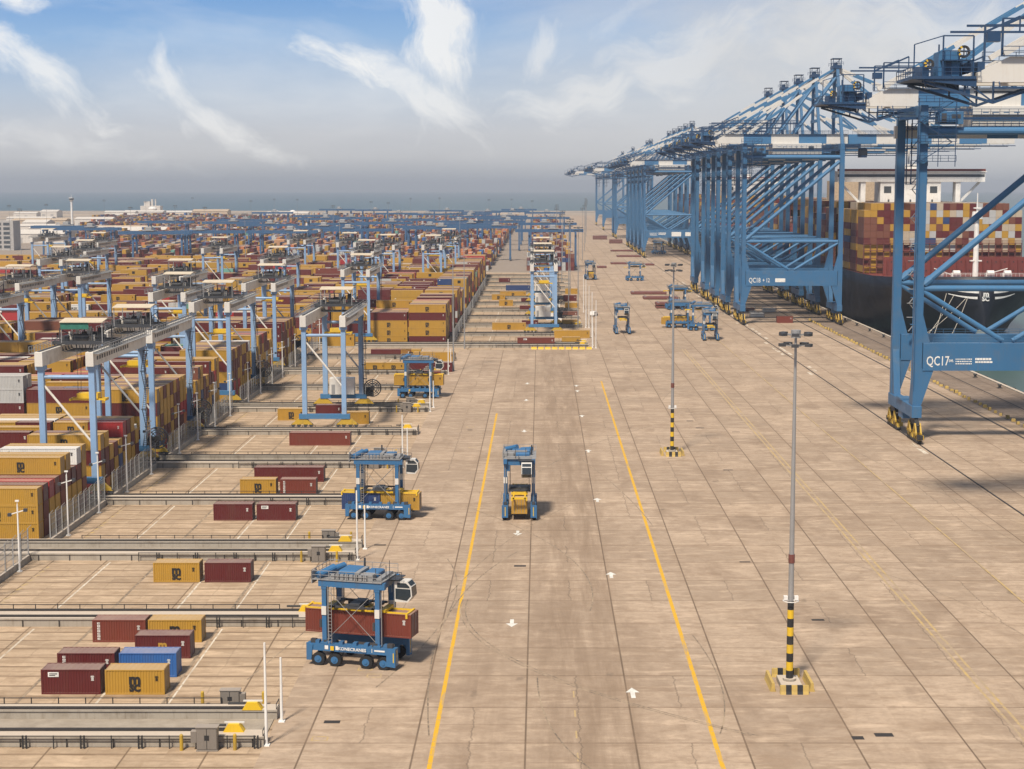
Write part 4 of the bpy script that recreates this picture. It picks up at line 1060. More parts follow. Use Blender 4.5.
# ------------------------------------------------------------------ ship-to-shore quay cranes
# local frame: x from the land rail towards the sea (sea rail at GA), y along the quay
GA = 36.4; LY = 10.2
QC = {}
def quay_meshes():
    def put(nm, m, mats): QC.setdefault(nm, []).append(m.mesh('quay_'+nm, mats))
    for x in (0, GA):
        m = MB(); m.bev(x-1.0,x+1.0,-LY-1.3,LY+1.3,5.0,7.4,.08); m.box(x-.8,x+.8,-2,2,3.6,5.0); m.box(x-1.3,x+1.3,-2.2,2.2,7.4,7.8); put('sill_beam', m, 'crane_blue')
        for s in (-1,1):
            m = MB()
            for c in (-2.6,2.6):
                y = s*(LY-.6)+c
                for e in (-.5,.5):
                    m.mat(0); m.beam((x+e,y-1.3,1.7),(x+e,y,3.9),.3,.5); m.beam((x+e,y+1.3,1.7),(x+e,y,3.9),.3,.5); m.box(x+e-.14,x+e+.14,y-1.5,y+1.5,1.75,2.15)
                m.mat(1); m.box(x-.3,x+.3,y-.5,y+.5,2.2,3.4); m.mat(0)
                for k2 in (-1.25,1.25):
                    m.mat(0); m.prism([(y+k2-1.0,.55),(y+k2+1.0,.55),(y+k2+.75,1.5),(y+k2-.75,1.5)], 'x', x-.34, x+.34); m.box(x+.36,x+1.0,y+k2-.4,y+k2+.4,.8,1.7)
                    m.mat(1)
                    for k in (-.6,.6): m.tube((x-.42,y+k2+k,.46),(x+.42,y+k2+k,.46),.44,12)
            m.prism([(s*(LY-.6)-3.2,3.6),(s*(LY-.6)+3.2,3.6),(s*(LY-.6)+1.2,5.0),(s*(LY-.6)-1.2,5.0)], 'x', x-.4, x+.4)
            m.box(x-.5,x+.5,s*(LY+4.4)-.7,s*(LY+4.4)+.7,1.0,1.9)
            put('bogie', m, ['yellow_paint','black_paint'])
        for s in (-1,1):
            y = s*LY; d = 1 if x == 0 else -1
            def P(q): return [(x+d*a, b) for a, b in q][::d]
            m = MB()
            m.prism(P([(-.85,7.3),(.85,7.3),(3.2,14.6),(3.2,15.0),(.85,15.0),(.85,66.2),(-.85,66.2)]), 'y', y-.8, y+.8)
            m.prism(P([(.85,20.2),(2.4,20.2),(.85,26)]), 'y', y-.7, y+.7)
            # widening towards the sill along the quay
            m.prism([(y-s*.8,7.4),(y-s*3.2,7.4),(y-s*.8,17)][::1], 'x', x-.7, x+.7)
            put('leg', m, 'crane_blue')
    for s in (-1,1):
        y = s*LY
        m = MB(); m.bev(1.0,GA-1.0,y-.95,y+.95,14.6,20.2,.06); m.rails((3,y-.9,20.2),(GA-3,y-.9,20.2),1.1,2.2,.04); put('portal_beam', m, 'crane_blue')
        m = MB(); m.tube((1,y,31.2),(GA-1,y,31.2),.62,10); put('tie_beam', m, 'tie_blue')
        for a, b in (((.9,30.6),(GA/2-1,20.6)),((GA-.9,30.6),(GA/2+1,20.6))):
            m = MB(); m.tube((a[0],y,a[1]),(b[0],y,b[1]),.52,10); put('brace', m, 'tie_blue')
        m = MB(); m.tube((.9,y,32.0),(GA-.9,y,61.0),.68,10); m.tube((.9,y,32),(2.4,y,33.2),.85,10); put('diagonal', m, 'tie_blue')
        m = MB()
        if s < 0: m.tube((0,y,62.6),(GA,y,62.6),.75,12)
        else: m.banded((-1.4,y,63.0),(GA+1.2,y,63.0),1.3,6.2,1,0,2.6)
        put('upper_beam', m, ['tie_blue','white_paint'])
    for x in (0,GA):
        m = MB(); m.bev(x-.75,x+.75,-LY-.9,LY+.9,65.4,67.65,.06); put('cross_beam', m, 'crane_blue')
    # girder and boom, painted in blocks
    def girder(m, a, b, first):
        step = 10.4; k = 0; x = a
        while x < b-.5:
            e = min(b, x+step); m.cur = (k+first) % 2
            for y in (-3.6,3.6):
                if k == 0 and first == 0: m.prism([(x,67.7),(e,67.7),(e,71.2),(x+4.4,71.2),(x,69.0)], 'y', y-.75, y+.75)
                else: m.box(x, e, y-.75, y+.75, 67.7, 71.2)
            x = e; k += 1
        m.cur = 2
        for y in (-4.6,4.6):
            m.box(a+3,b,y-.45,y+.45,71.25,71.35); m.rails((a+3,y-.4 if y<0 else y+.4,71.43),(b,y-.4 if y<0 else y+.4,71.43),1.15,2.4,.05)
        for x in (a+5,(a+b)/2,b-1): m.box(x-.5,x+.5,-2.9,2.9,69.6,71)
        m.beam((a+2,-5.0,66.9),(b,-5.0,66.9),.28); m.beam((a+2,5.0,66.9),(b,5.0,66.9),.22)
        for k in range(int((b-a)/5)): m.beam((a+3+k*5,-5.0,66.9),(a+3+k*5,-4.2,67.9),.12)
    m = MB(); girder(m, -10.2, GA+3, 0); put('girder', m, ['white_paint','tie_blue','deep_blue'])
    m = MB(); girder(m, GA+3.4, GA+66, 1); put('boom', m, ['white_paint','tie_blue','deep_blue'])
    m = MB()                                         # winch platform on the tail
    m.tf = Matrix.Translation((-3.0,0,0))
    m.box(-16.5,-7.6,-5.2,5.2,68.1,68.5); m.rails((-16.5,-5.2,68.5),(-7,-5.2,68.5),1.2,1.3,.05); m.rails((-16.5,5.2,68.5),(-7,5.2,68.5),1.2,1.3,.05); m.rails((-16.5,-5.2,68.5),(-16.5,5.2,68.5),1.2,1.3,.05)
    m.prism([(-16.5,68.1),(-7.5,68.1),(-7.5,67.0)], 'y', -5.0, -4.7); m.prism([(-16.5,68.1),(-7.5,68.1),(-7.5,67.0)], 'y', 4.7, 5.0)
    for y in (-4.4,4.4):
        m.beam((-15,y,67.8),(-5,y,64.9),.38); m.beam((-5,y,64.9),(3,y,67.7),.38); m.beam((-9,y,66.2),(-9,y,67.8),.25); m.beam((-5,y,64.9),(-5,y,67.8),.25); m.beam((-9,y,67.8),(-5,y,65),.2)
    m.box(-12.4,-8,-5.2,-3.6,70.6,70.75); m.rails((-12.4,-5.2,70.75),(-8,-5.2,70.75),1.2,.9,.05); m.beam((-12.3,-5.1,68.5),(-12.3,-5.1,74),.2); m.beam((-8.1,-5.1,68.5),(-8.1,-5.1,74),.2); m.beam((-12.3,-5.1,74),(-8.1,-5.1,74),.18); m.beam((-16.3,-5.1,68.5),(-16.3,-5.1,72.8),.16); m.beam((-16.3,-5.1,72.8),(-12.3,-5.1,74),.14)
    for k in range(6): m.beam((-15+k*1.4,-5.15,68.2),(-14.4+k*1.4,-4.4,66.9),.12)
    put('tail_platform', m, 'deep_blue')
    m = MB(); m.bev(-15.6,-12.6,-3.9,-.6,68.5,72.0,.12); m.mat(1); m.box(-14.6,-13.8,-3.95,-3.88,68.7,70.8); m.box(-15.0,-12.8,.4,3.4,68.5,70.6); m.tube((-14.2,2,70.6),(-14.2,2,73.4),.12,6); m.tube((-11.2,-3,69.8),(-11.2,3,69.8),.8,12); m.box(-12.3,-11.9,-2.5,2.5,68.5,71.0); m.box(-10,-9,-3.4,-1.2,68.5,70.6); m.box(-17.6,-16.6,-2.6,2.6,68.5,70); put('winch_house', m, ['crane_blue','deep_blue'])
    for cx, cz, rr in ((-12.2,71.9,.72),(-17.0,70.2,.55)):
        m = MB(); n = 16
        for k in range(n):
            a, b = 2*math.pi*k/n, 2*math.pi*(k+1)/n; m.mat(1 if k in (5,7,9) else 0)
            m.beam((cx+rr*math.cos(a),-4.2,cz+rr*math.sin(a)),(cx+rr*math.cos(b),-4.2,cz+rr*math.sin(b)),.3,.32)
        m.mat(0); m.beam((cx-rr,-4.2,cz),(cx+rr,-4.2,cz),.14); m.beam((cx,-4.2,cz-rr),(cx,-4.2,cz+rr),.14)
        put('rope_sheave', m, ['black_paint','safety_yellow'])
    m = MB()                                         # service rail frames above the girder
    for y in (-4.6,4.6):
        m.beam((-12,y,75.4),(22,y,75.4),.3); m.beam((-7,y,76.4),(20,y,76.4),.22)
        for x in (-7,1,10,19): m.beam((x,y,71.4),(x,y,76.4),.28); 
        m.beam((-7,y,75.4),(-2,y,77.6),.32); m.beam((8,y,75.4),(13,y,77.6),.32); m.beam((-2,y,77.6),(-2,y,75.4),.2); m.beam((13,y,77.6),(13,y,75.4),.2)
    m.box(-9.2,-7.4,-5.2,-3.9,73.2,74.4)
    put('service_rail', m, 'deep_blue')
    m = MB(); m.bev(11,29.5,-5.6,5.6,63.7,67.8,.08); m.mat(1); m.box(10.6,30,-5.9,5.9,62.9,63.7); m.rails((10.6,-6.0,63.7),(30,-6.0,63.7),1.1,1.5,.05)
    m.mat(2); m.box(24.5,26.5,-5.64,-5.6,64.9,66.8); m.mat(1)
    for k in range(5): m.box(13+k*2.1,14.2+k*2.1,-5.63,-5.6,66.4,66.6)
    put('machinery_house', m, ['white_paint','crane_blue','window_dark'])
    m = MB(); m.box(GA+2,GA+8,-4.2,4.2,66.2,67.5); m.bev(GA+8,GA+11,-1.6,1.6,62.6,66.2,.3); m.rails((GA+1,-4.3,66.2),(GA+12,-4.3,66.2),1.1,1.3,.05); put('trolley', m, 'deep_blue')
    m = MB(); m.box(GA+8.2,GA+11.06,-1.62,1.62,63.4,65.4); put('operator_cab', m, 'glass_dark')
    # mast above the sea legs
    m = MB()                                         # hung walkway and cable chain below the girder
    for y in (-6.0,6.0):
        m.box(-6,GA+2,y-.5,y+.5,65.9,66.02); m.rails((-6,y-.5,66),(GA+2,y-.5,66),1.1,1.8,.05); m.rails((-6,y+.5,66),(GA+2,y+.5,66),1.1,1.8,.05)
        for k in range(9): m.beam((-5+k*5,y,66),(-5+k*5,y*.72,67.8),.16)
    m.beam((-4,-6.9,65.2),(GA+2,-6.9,65.2),.4,.5)
    put('hung_walkway', m, 'deep_blue')
    m = MB(); m.bev(2.6,7.6,-LY-1.6,-LY+1.4,63.9,66.4,.08); m.mat(1); m.box(3.2,4.2,-LY-1.65,-LY-1.6,64.1,66); m.box(5.2,7.0,-LY-1.65,-LY-1.6,65,65.8); put('electric_room', m, ['crane_blue','dark_steel'])
    m = MB()
    for k in range(7): m.box(-1.9,-1.0,-LY-2.0,-LY-1.1,24+k*5.4,24.1+k*5.4)
    m.beam((-1.5,-LY-1.9,12),(-1.5,-LY-1.9,64),.1); m.beam((-1.1,-LY-1.9,12),(-1.1,-LY-1.9,64),.1)
    put('cage_ladder', m, 'crane_blue')
    AX, AZ = GA-1.2, 96.0
    for s in (-1,1):
        m = MB(); m.beam((GA,s*LY,66.0),(AX,s*2.6,AZ),1.3,1.1); put('mast_leg', m, 'crane_blue')
        m = MB(); m.tube((GA-17,s*3.6,71.5),(AX-.3,s*2.4,AZ-3.5),.5,8); put('mast_brace', m, 'tie_blue')
        for k, (bx, r) in enumerate(((-6.5,.62),(2.5,.55))):
            m = MB(); m.banded((bx,s*3.6,71.6),(AX,s*(2.2-.5*k),AZ-.6*k),.85,7.5,0,1,.75); put('backstay', m, ['white_paint','tie_blue'])
        for bx in (GA+30,GA+61):
            m = MB(); m.banded((AX,s*2.2,AZ),(bx,s*3.6,71.6),.7,7.5,0,1,.7); put('forestay', m, ['white_paint','tie_blue'])
    m = MB(); m.box(AX-1.6,AX+1.6,-3.6,3.6,AZ-.4,AZ+.8); m.rails((AX-2.2,-3.6,AZ+.8),(AX+2.2,-3.6,AZ+.8),1.2,1.1,.06); m.rails((AX-2.2,3.6,AZ+.8),(AX+2.2,3.6,AZ+.8),1.2,1.1,.06)
    for x in (AX-1.5,AX+1.5):
        for y in (-2.4,2.4): m.beam((x,y,AZ+.8),(x,y,AZ+3.4),.22)
    m.box(AX-1.8,AX+1.8,-2.7,2.7,AZ+3.3,AZ+3.5); m.box(AX-.9,AX+.3,-1.4,1.4,AZ+.8,AZ+1.9); m.beam((AX-1.5,-2.4,AZ+1),(AX+1.5,-2.4,AZ+3.3),.16); m.box(AX-2.6,AX-1.6,-2.4,2.4,AZ-2.4,AZ-2.1)
    put('mast_head', m, 'deep_blue')
    m = MB(); m.box(AX-.3,AX+.3,-LY*.62,LY*.62,77.4,78.6); put('mast_tie', m, 'crane_blue')
    # lift tower, ladders and stairs at the near land leg
    m = MB()
    for x, y in ((1.2,-2.2),(1.2,2.2),(4.4,-2.2),(4.4,2.2)): m.beam((x,y+LY-3,52),(x,y+LY-3,67),.2)
    for k in range(4):
        z = 52+k*3.8; m.box(1,4.6,LY-5.4,LY-.6,z,z+.12); m.rails((1,LY-5.4,z+.1),(4.6,LY-5.4,z+.1),1.1,1.2,.05); m.beam((1.2,LY-5.2,z),(4.4,LY-5.2,z+3.8),.5,.1)
    put('lift_tower', m, 'deep_blue'); m = MB()
    for k in range(4):
        z = 56.5+k*3.9; m.box(-1.6,6.2,-LY-2.2,-LY-1.1,z,z+.1); m.rails((-1.6,-LY-2.2,z+.1),(6.2,-LY-2.2,z+.1),1.1,1.3,.05)
        a, b = (-1,5.4) if k % 2 == 0 else (5.4,-1)
        if k < 3: m.beam((a,-LY-1.7,z),(b,-LY-1.7,z+3.9),.5,.12); m.beam((a,-LY-1.7,z+1),(b,-LY-1.7,z+4.9),.06)
    for x in (-1.4,2.6,6.0): m.beam((x,-LY-2.1,55.5),(x,-LY-2.1,69),.14)
    put('access_stair', m, 'deep_blue')
    m = MB()
    for k in range(11):
        z = 21+k*3.0; a, b = (2.0,4.4) if k % 2 == 0 else (4.4,2.0)
        m.beam((a,LY-3,z),(b,LY-3,z+3),.5,.1); m.box(1.6,4.8,LY-3.5,LY-2.5,z+2.95,z+3.03)
    put('leg_ladder', m, 'grey_steel')
quay_meshes()
def quay_crane(y, label, texts=(), x=76.4, skip=(), tail=0.0):
    r = thing('quay_crane', label, 'quay crane', (x, y, 0), 0, 'blue quay cranes along the berth')
    for nm, lst in QC.items():
        if nm in skip: continue
        for me in lst:
            q = link(nm, me, r)
            if tail < -8 and nm in ('girder','boom','tail_platform','winch_house','rope_sheave','service_rail'): q.location = (tail,0,0)
            elif -8 < tail < 0 and nm in ('girder','tail_platform','winch_house','rope_sheave','service_rail','machinery_house','backstay'): q.location = (tail,0,-1.7)
    for tx, size, lx, lz in texts:
        me = text_mesh(tx, size, .01, .02); q = place_text('lettering', me, 'letter_white', r, (lx, -LY-.97, lz), FRONT); q.scale = (.68,1,1)
    return r
def small_print(r, x0, z, seed, sc=1.0):
    rr = random.Random(seed); m = MB()
    for k in range(3):
        a = x0
        while a < x0+5.4:
            w = rr.uniform(.25,.7); m.box(a, a+w, -LY-.98, -LY-.955, z+.55-k*.75, z+.9-k*.75); a += w+.18
    for k in range(2):
        a = x0+6.4
        while a < x0+11.2:
            w = rr.uniform(.4,1.0); m.box(a, a+w, -LY-.98, -LY-.955, z+.3-k*.8+(.0 if k else .1), z+.85-k*.8+(.25 if not k else 0)); a += w+.12
    m.v = [(x0+(v[0]-x0)*sc, v[1], z+(v[2]-z)*sc) for v in m.v]; m.build('small_lettering', 'letter_white', r)
QY = [('QC16',229),('QC17',331),('QC18',614),(None,662),(None,703),(None,745),(None,796),(None,1195),(None,1247),(None,1299),(None,1352),(None,1408),(None,1640),(None,1692),(None,1955),(None,2200)]
qlab = ['blue quay crane whose girder tail and winch platform enter at the top right corner',
        'blue quay crane numbered QC17 with its front legs nearest the camera on the right',
        'blue quay crane numbered QC18 at the front of the middle row of cranes',
        'blue quay crane directly behind QC18 in the middle row','third blue quay crane from the front in the middle row','fourth blue quay crane from the front in the middle row','rearmost blue quay crane of the middle row beside the berth gap',
        'front blue quay crane of the far row, with white lettering on its portal beam','second blue quay crane from the front in the far row','third blue quay crane from the front in the far row','fourth blue quay crane from the front in the far row','rearmost blue quay crane in the dense far row',
        'hazy blue quay crane just behind the dense far row','hazy blue quay crane second behind the dense far row','hazy blue quay crane standing alone, last but one along the quay','hazy blue quay crane farthest away at the end of the quay']
for k, ((nm, y0), lab) in enumerate(zip(QY, qlab)):
    y = cy_(y0)+LY+ (1.05 if k else 0)
    tx = []
    if nm == 'QC17': tx = [('QC17',2.7,4.0,16.5),('SWL',.7,6.7,16.6)]
    if nm == 'QC18': tx = [('QC18',2.6,4.3,16.6),('+ 12',2.2,8.6,16.6)]
    if nm == 'QC16': tx = [('QC16',3.3,6.6,17.6)]
    r = quay_crane(y, lab, tx, tail=-5.2 if k == 0 else (-24 if k >= 14 else (-12 if k >= 12 else 0.0)))
    if nm == 'QC17': small_print(r, 7.6, 16.5, 3, .62)
    if nm == 'QC18': 
        m = MB(); m.box(12,15.8,-LY-.98,-LY-.955,16.0,17.4); m.build('sign_plate', 'letter_white', r)
    if k == 7:
        m = MB(); m.box(20,27,-LY-.98,-LY-.955,15.6,18.8); m.box(30,34,-LY-.98,-LY-.955,15.8,18.6); m.build('sign_plate', 'letter_white', r)
        small_print(r, 4.0, 17.2, 5)
# ------------------------------------------------------------------ container ships
SCX = 153.0
def ship(y0, label, nbays, clabel, kinds):
    """bow points towards the camera; y0 is the stem"""
    r = thing('container_ship', label, 'ship', (SCX, y0, -3.6), 0)
    secs = []   # y, half width at: keel, waterline, mid, deck ; deck height
    for y, wl, md, dk, zk in ((0,.05,.6,3.2,24.6),(3,.7,3.6,9.5,24.4),(8,2.2,8.5,17,24.1),(16,5.5,15,23.5,23.7),(28,11,22,28,23.1),(45,19,27.5,30,22.6),(65,26.5,30,30.5,22.4),(90,30,30.5,30.5,22.4),(395,30,30.5,30.5,22.4),(420,22,28,30,22.4)):
        zs = [(-3,wl*.8),(1.2,wl),(5.0,wl+(md-wl)*.35),(12,md),(18,md+(dk-md)*.62),(zk,dk)]
        secs.append([(w,y,z) for z, w in zs])
    m = MB(); vs = []; n = 6
    for s in secs:
        vs += [(-w,y,z) for w,y,z in s]+[(w,y,z) for w,y,z in s][::-1]
    fs = []; mi = []
    N = 12
    for a in range(len(secs)-1):
        for k in range(N-1):
            fs.append((a*N+k, (a+1)*N+k, (a+1)*N+k+1, a*N+k+1)); mi.append(1 if k in (0,10) else (2 if k == 5 else 0))
    fs.append(tuple(range(N))); mi.append(0); fs.append(tuple(range(len(secs)*N-1,(len(secs)-1)*N-1,-1))); mi.append(0)
    o = len(m.v); m.v = vs; m.f = fs; m.mi = mi
    h = m.build('hull', ['hull_navy','boot_red','hull_red'], r)
    for p in h.data.polygons: p.use_smooth = p.material_index == 0
    b = MB(); pts = [(0,-9,1.0),(1.6,-7,1.5),(2.6,-3,2.6),(3.0,2,3.0),(2.6,8,2.2)]
    prev = None
    for w, y, z in ((.3,-9.5,0),(2.0,-8.2,0),(3.0,-5,0),(3.4,0,0),(3.0,8,0)):
        ring = [(w*math.cos(2*math.pi*k/14), y, 2.2+1.35*w*math.sin(2*math.pi*k/14)) for k in range(14)]
        if prev: 
            b.add(prev+ring, [(k,(k+1)%14,(k+1)%14+14,k+14) for k in range(14)])
        else: b.add(ring, [tuple(range(13,-1,-1))])
        prev = ring
    q = b.build('bulbous_bow', 'bulb_grey', h); 
    for p in q.data.polygons: p.use_smooth = True
    # breakwater and foredeck gear
    m = MB(); m.box(-27,27,40,40.6,22.6,29.6)
    for k in range(-8,9): m.box(k*3.2-.15,k*3.2+.15,39.2,40,22.6,28.6)
    m.mat(1)
    for k in range(-8,8):
        for z in (24.4,27.6): m.box(k*3.2+1.4,k*3.2+1.8,39.9,39.995,z,z+.5)
    m.build('breakwater', ['hull_red','black_paint'], r)
    for x in (-12,-6,6,12):
        m = MB(); m.tube((x-1.2,16.6,25.0),(x+1.2,16.6,25.0),.9,10); m.cbox(x,17.5,23.6,3.0,2.0,1.3); m.build('windlass', 'ship_white', r)
    for s_ in (-1,1):
        m = MB(); m.beam((s_*6,24,24),(s_*13,20,26.4),.3); m.build('anchor_davit', 'ship_white', r)
        m = MB(); m.rails((s_*15,7.5,24.2),(0,1.2,24.6),1.1,1.6,.05); m.build('bow_railing', 'ship_white', r)
    m = MB(); m.tube((0,14,23.5),(0,14,45),1.05,12,.8); m.tube((0,14,44),(0,14,46.6),2.0,12,1.6); m.tube((0,14,46.6),(0,14,53),.2); m.box(-2,2,13.2,14.8,29.2,29.6); m.box(-1.3,1.3,13.4,14.6,47.6,48.0)
    m.build('foremast', 'ship_white', r)
    # emblem on the flare: letters with swept wings
    g = link('bow_emblem', None, r)
    for t_, dz in (('m',19.6),('SC',17.9)):
        me = text_mesh(t_, 2.6 if t_ == 'm' else 2.1, .05, .1); place_text('logo_letters', me, 'letter_white', g, (0, -1.0 if t_ == 'm' else -.55, dz-1.0), FRONT)
    m = MB()
    for s in (-1,1):
        for z0, a, b_ in ((19.3,2.6,15),(17.3,3.0,11.5)):
            pts = []
            for k in range(9):
                x = a+(b_-a)*k/8; yy = .0
                # follow the flare outwards
                w = x; yy = (max(0, w-3.0)/14)**1.25*12
                pts.append((s*x, yy-1.3, z0+.9*(k/8)**2*1.2, .42*(1-.75*k/8)))
            for k in range(8):
                p, q2 = pts[k], pts[k+1]
                m.add([(p[0],p[1],p[2]-p[3]),(q2[0],q2[1],q2[2]-q2[3]),(q2[0],q2[1],q2[2]+q2[3]),(p[0],p[1],p[2]+p[3])], [(0,1,2,3)])
    m.build('wing_stripe', 'letter_white', g)
    # lashing bridges
    m = MB()
    for y in (62.0,):
        for k in range(25): x = -30+k*2.5; m.box(x-.14,x+.14,y-.4,y,22.4,34)
        for z in (25,28,31,33.8): m.box(-30,30,y-.7,y,z,z+.25); 
        m.rails((-30,y-.7,34),(30,y-.7,34),1.0,2.5,.06)
        for k in range(0,24,3): m.beam((-30+k*2.5,y-.3,22.4),(-27.5+k*2.5,y-.3,28),.16)
    m.build('lashing_bridge', 'rust_steel', r)
    # bridge house
    by = 62+14.2*4
    m = MB(); m.box(-12.5,12.5,by,by+12,22.4,62); m.box(-30.5,30.5,by-.5,by+6,57.2,61.2); m.box(-31,31,by-1,by+6.5,61.2,61.6)
    for s in (-1,1): m.beam((s*29,by+2.5,57.2),(s*20.5,by+2.5,48.5),.9); m.box(min(s*18.6,s*20.6),max(s*18.6,s*20.6),by,by+5,48,57.2)
    m.box(-5,5,by+2,by+8,62,64.5)
    m.mat(1); m.box(-30.3,30.3,by-.53,by-.49,59.2,60.3)
    for s in (-1,1): m.box(min(s*8,s*11),max(s*8,s*11),by-.04,by-.0,52.6,55.4)
    for k in (-9,-6,-3,0,3,6,9): m.box(k-.35,k+.35,by-.03,by,49,50)
    m.mat(2); m.box(-30.5,30.5,by-1.02,by-.6,61.6,62.5)
    m.build('bridge_house', ['ship_white','window_dark','hull_red'], r)
    m = MB(); m.tube((0,by+5,64.5),(0,by+5,74),.4); m.box(-3,3,by+4.8,by+5.2,68,68.3); m.box(-2,2,by+4.6,by+5.4,71,71.3); m.build('radar_mast', 'ship_white', r)
    m = MB(); m.box(-12,12,by+115,by+130,22.4,58); m.box(-7,7,by+119,by+129,58,63); m.build('funnel_house', 'shed_tan', r)
    # deck cargo
    rr = random.Random(kinds); c = MB()
    pale = [('pale grey',12),('sand beige',24),(YEL,26),('brown',22),('maroon',10),('navy blue',2)]
    warm = [(YEL,34),('maroon',30),('brown',30),('navy blue',2),('sand beige',3)]
    for bay in range(nbays):
        y = 62.6+bay*14.2
        if bay in (4, 12, 13): continue
        if bay > 4: y += 1.0
        hh = 10 if bay < 4 else rr.choice((9,10,10,8,9))
        for k in range(24):
            h = hh-(1 if k in (0,23) else 0)-(rr.random() < .12)
            for t_ in range(h):
                if bay > 0 and t_ < h-2 and 0 < k < 23: continue
                pal = warm if (k < 7+2*math.sin(t_) or t_ < 3 and k < 10) else (pale if t_ > 2 else warm)
                c.cur = MI[pick(rr, pal)]; x = -30+k*2.5
                c.box(x+.03, x+2.47, y, y+12.2, 22.8+t_*2.62, 22.8+t_*2.62+2.56)
    q = c.build('deck_cargo', MATS, None, (SCX, y0, -3.6)); tag(q, clabel, 'containers', None, 'stuff')
    return r
ship(563, 'black hulled container ship with red foredeck wall and white bridge, bow towards the camera', 26, 'wall of stacked containers of many colours on the deck of the near ship', 4)
ship(1120, 'distant container ship moored behind the far row of quay cranes', 24, 'brown hazy stacks of containers on the deck of the distant ship', 9)
m = MB()
for a, b in (((-2,570-563,20),(118.4-SCX,528-563,4.2)),((-6,575-563,21),(118.4-SCX,516-563,4.2)),((-9,578-563,21),(118.4-SCX,500-563,4.2)),((-3,572-563,19),(118.4-SCX,486-563,4.2))):
    p, q = Vector(a), Vector(b); n = 8
    for k in range(n):
        u0, u1 = k/n, (k+1)/n
        f0 = p.lerp(q,u0)-Vector((0,0,2.0*4*u0*(1-u0))); f1 = p.lerp(q,u1)-Vector((0,0,2.0*4*u1*(1-u1)))
        m.tube(f0, f1, .10, 5, None, False)
tag(m.build('mooring_lines', 'rope', None, (SCX,563,-3.6)), 'pale mooring lines running from the near ship\'s bow down to the quay', 'rope')
# ------------------------------------------------------------------ quay furniture
m = MB(); m.bev(-.42,.42,-.5,.5,0,.75,.1); m.mat(1); m.box(-.44,.44,-.2,.12,.1,.77); PM['block'] = m.mesh('barrier_block', ['dull_yellow','black_paint'])
for k in range(70):
    y = 318+k*4.6
    o = link('barrier_block', PM['block'], None, (104.6+random.uniform(-.25,.25), y, .005), random.uniform(-.5,.5)); q_ = random.uniform(.7,1.2); o.scale = (q_,q_,random.uniform(.6,1.1))
    tag(o, 'small yellow and black block in the row beside the sea side crane rail', 'block', 'yellow blocks along the cable slot')
m = MB(); m.tube((0,0,0),(0,0,.8),.4,12,.32); m.tube((0,0,.75),(0,0,1.0),.6,12,.5); m.cbox(0,0,0,1.3,1.3,.1); PM['moor'] = m.mesh('mooring_bollard', 'black_paint')
for k in range(16):
    o = link('mooring_bollard', PM['moor'], None, (118.6, 300+k*24, .005)); tag(o, 'black mooring bollard at the quay edge', 'bollard', 'mooring bollards along the quay edge')
m = MB(); m.box(-1.1,1.1,-.2,.2,0,3.2); m.box(-.9,.9,-.24,-.2,.9,2.9)
o = m.build('warning_board', 'safety_yellow', None, (*[*G(839,335)][:1], 590, 0)); o.location[0] = 119.4; o.location[2] = 6.0
bpy.data.objects.remove(o)
def hatch(x, y, label, L=14.5, W=12.5, n=1):
    r = thing('hatch_cover', label, 'hatch cover', (x, y, 0), 0, 'ship hatch covers laid on the apron')
    for k in range(n):
        z = k*1.25
        m = MB(); m.box(-L/2,L/2,-W/2,W/2,.25+z,1.1+z)
        for j in range(5): m.box(-L/2+.3,L/2-.3,-W/2+.4+j*(W-.9)/4,-W/2+.5+j*(W-.9)/4,.05+z,.25+z) if k == 0 else None
        for j in range(6): m.box(-L/2+.6+j*(L-1.2)/5-.1,-L/2+.6+j*(L-1.2)/5+.1,-W/2-.05,-W/2,.15+z,1.0+z)
        m.build('panel', 'rust_steel', r)
    m = MB()
    for sx in (-1,1):
        for sy in (-1,1): m.cbox(sx*(L/2-.9),sy*(W/2-.8),1.1+(n-1)*1.25,.8,.8,.25)
    m.build('lashing_foot', 'grey_steel', r)
for (x, y, lab, L, n) in ((649,294.5,'dark red hatch cover lying farthest left in the group behind the middle carriers',17,1),(661,299.5,'dark red hatch cover in the middle of the group behind the middle carriers',16,1),(675,308.5,'dark red hatch cover half hidden by the carrier cluster',16,2),
                       (600,239.5,'distant dark hatch cover stack left of the far crane legs',14,3),(616,243.5,'distant rusty hatch cover stack beside the far crane legs',12,3),(622,251.5,'flat hatch cover on the distant apron, upper of two',18,1),(629,257,'flat hatch cover on the distant apron, lower of two',18,1),(619,264.3,'low dark frame lying across the distant apron centre',11,1),(649,265.5,'low dark frame lying right of another on the distant apron',7,1),(579+23,268,'small flat dark frame lying near the far light masts',6,1)):
    X, Y = G(x, y); hatch(X, Y+4, lab, L, 9, n)
def lash_cage(x, y, label, col):
    r = thing('lashing_cage', label, 'cage', (x, y, 0), 0, 'lashing cages under the quay cranes')
    m = MB(); m.box(-2.9,2.9,-1.2,1.2,.1,.3)
    for a in (-2.9,2.78):
        for b in (-1.2,1.08): m.box(a,a+.12,b,b+.12,.1,2.4)
    m.box(-2.9,2.9,-1.2,-1.1,1.2,1.35); m.box(-2.9,2.9,-1.2,-1.1,2.3,2.42); m.box(-2.9,2.9,1.1,1.2,2.3,2.42); m.build('frame', 'galvanised', r)
    m = MB(); m.bev(-2.6,2.6,-1.0,1.0,.3,1.7,.15); m.build('gear_heap', col, r)
for x, y, c, lab in ((757,317,'white_paint','white lashing cage under QC18 near its land side leg'),(769,312,'cream_paint','pale lashing cage under QC18 right of the white one'),(748,312,'rust_steel','rusty lashing cage close to the land side leg of QC18')):
    X, Y = G(x, y); lash_cage(X, Y, lab, c)
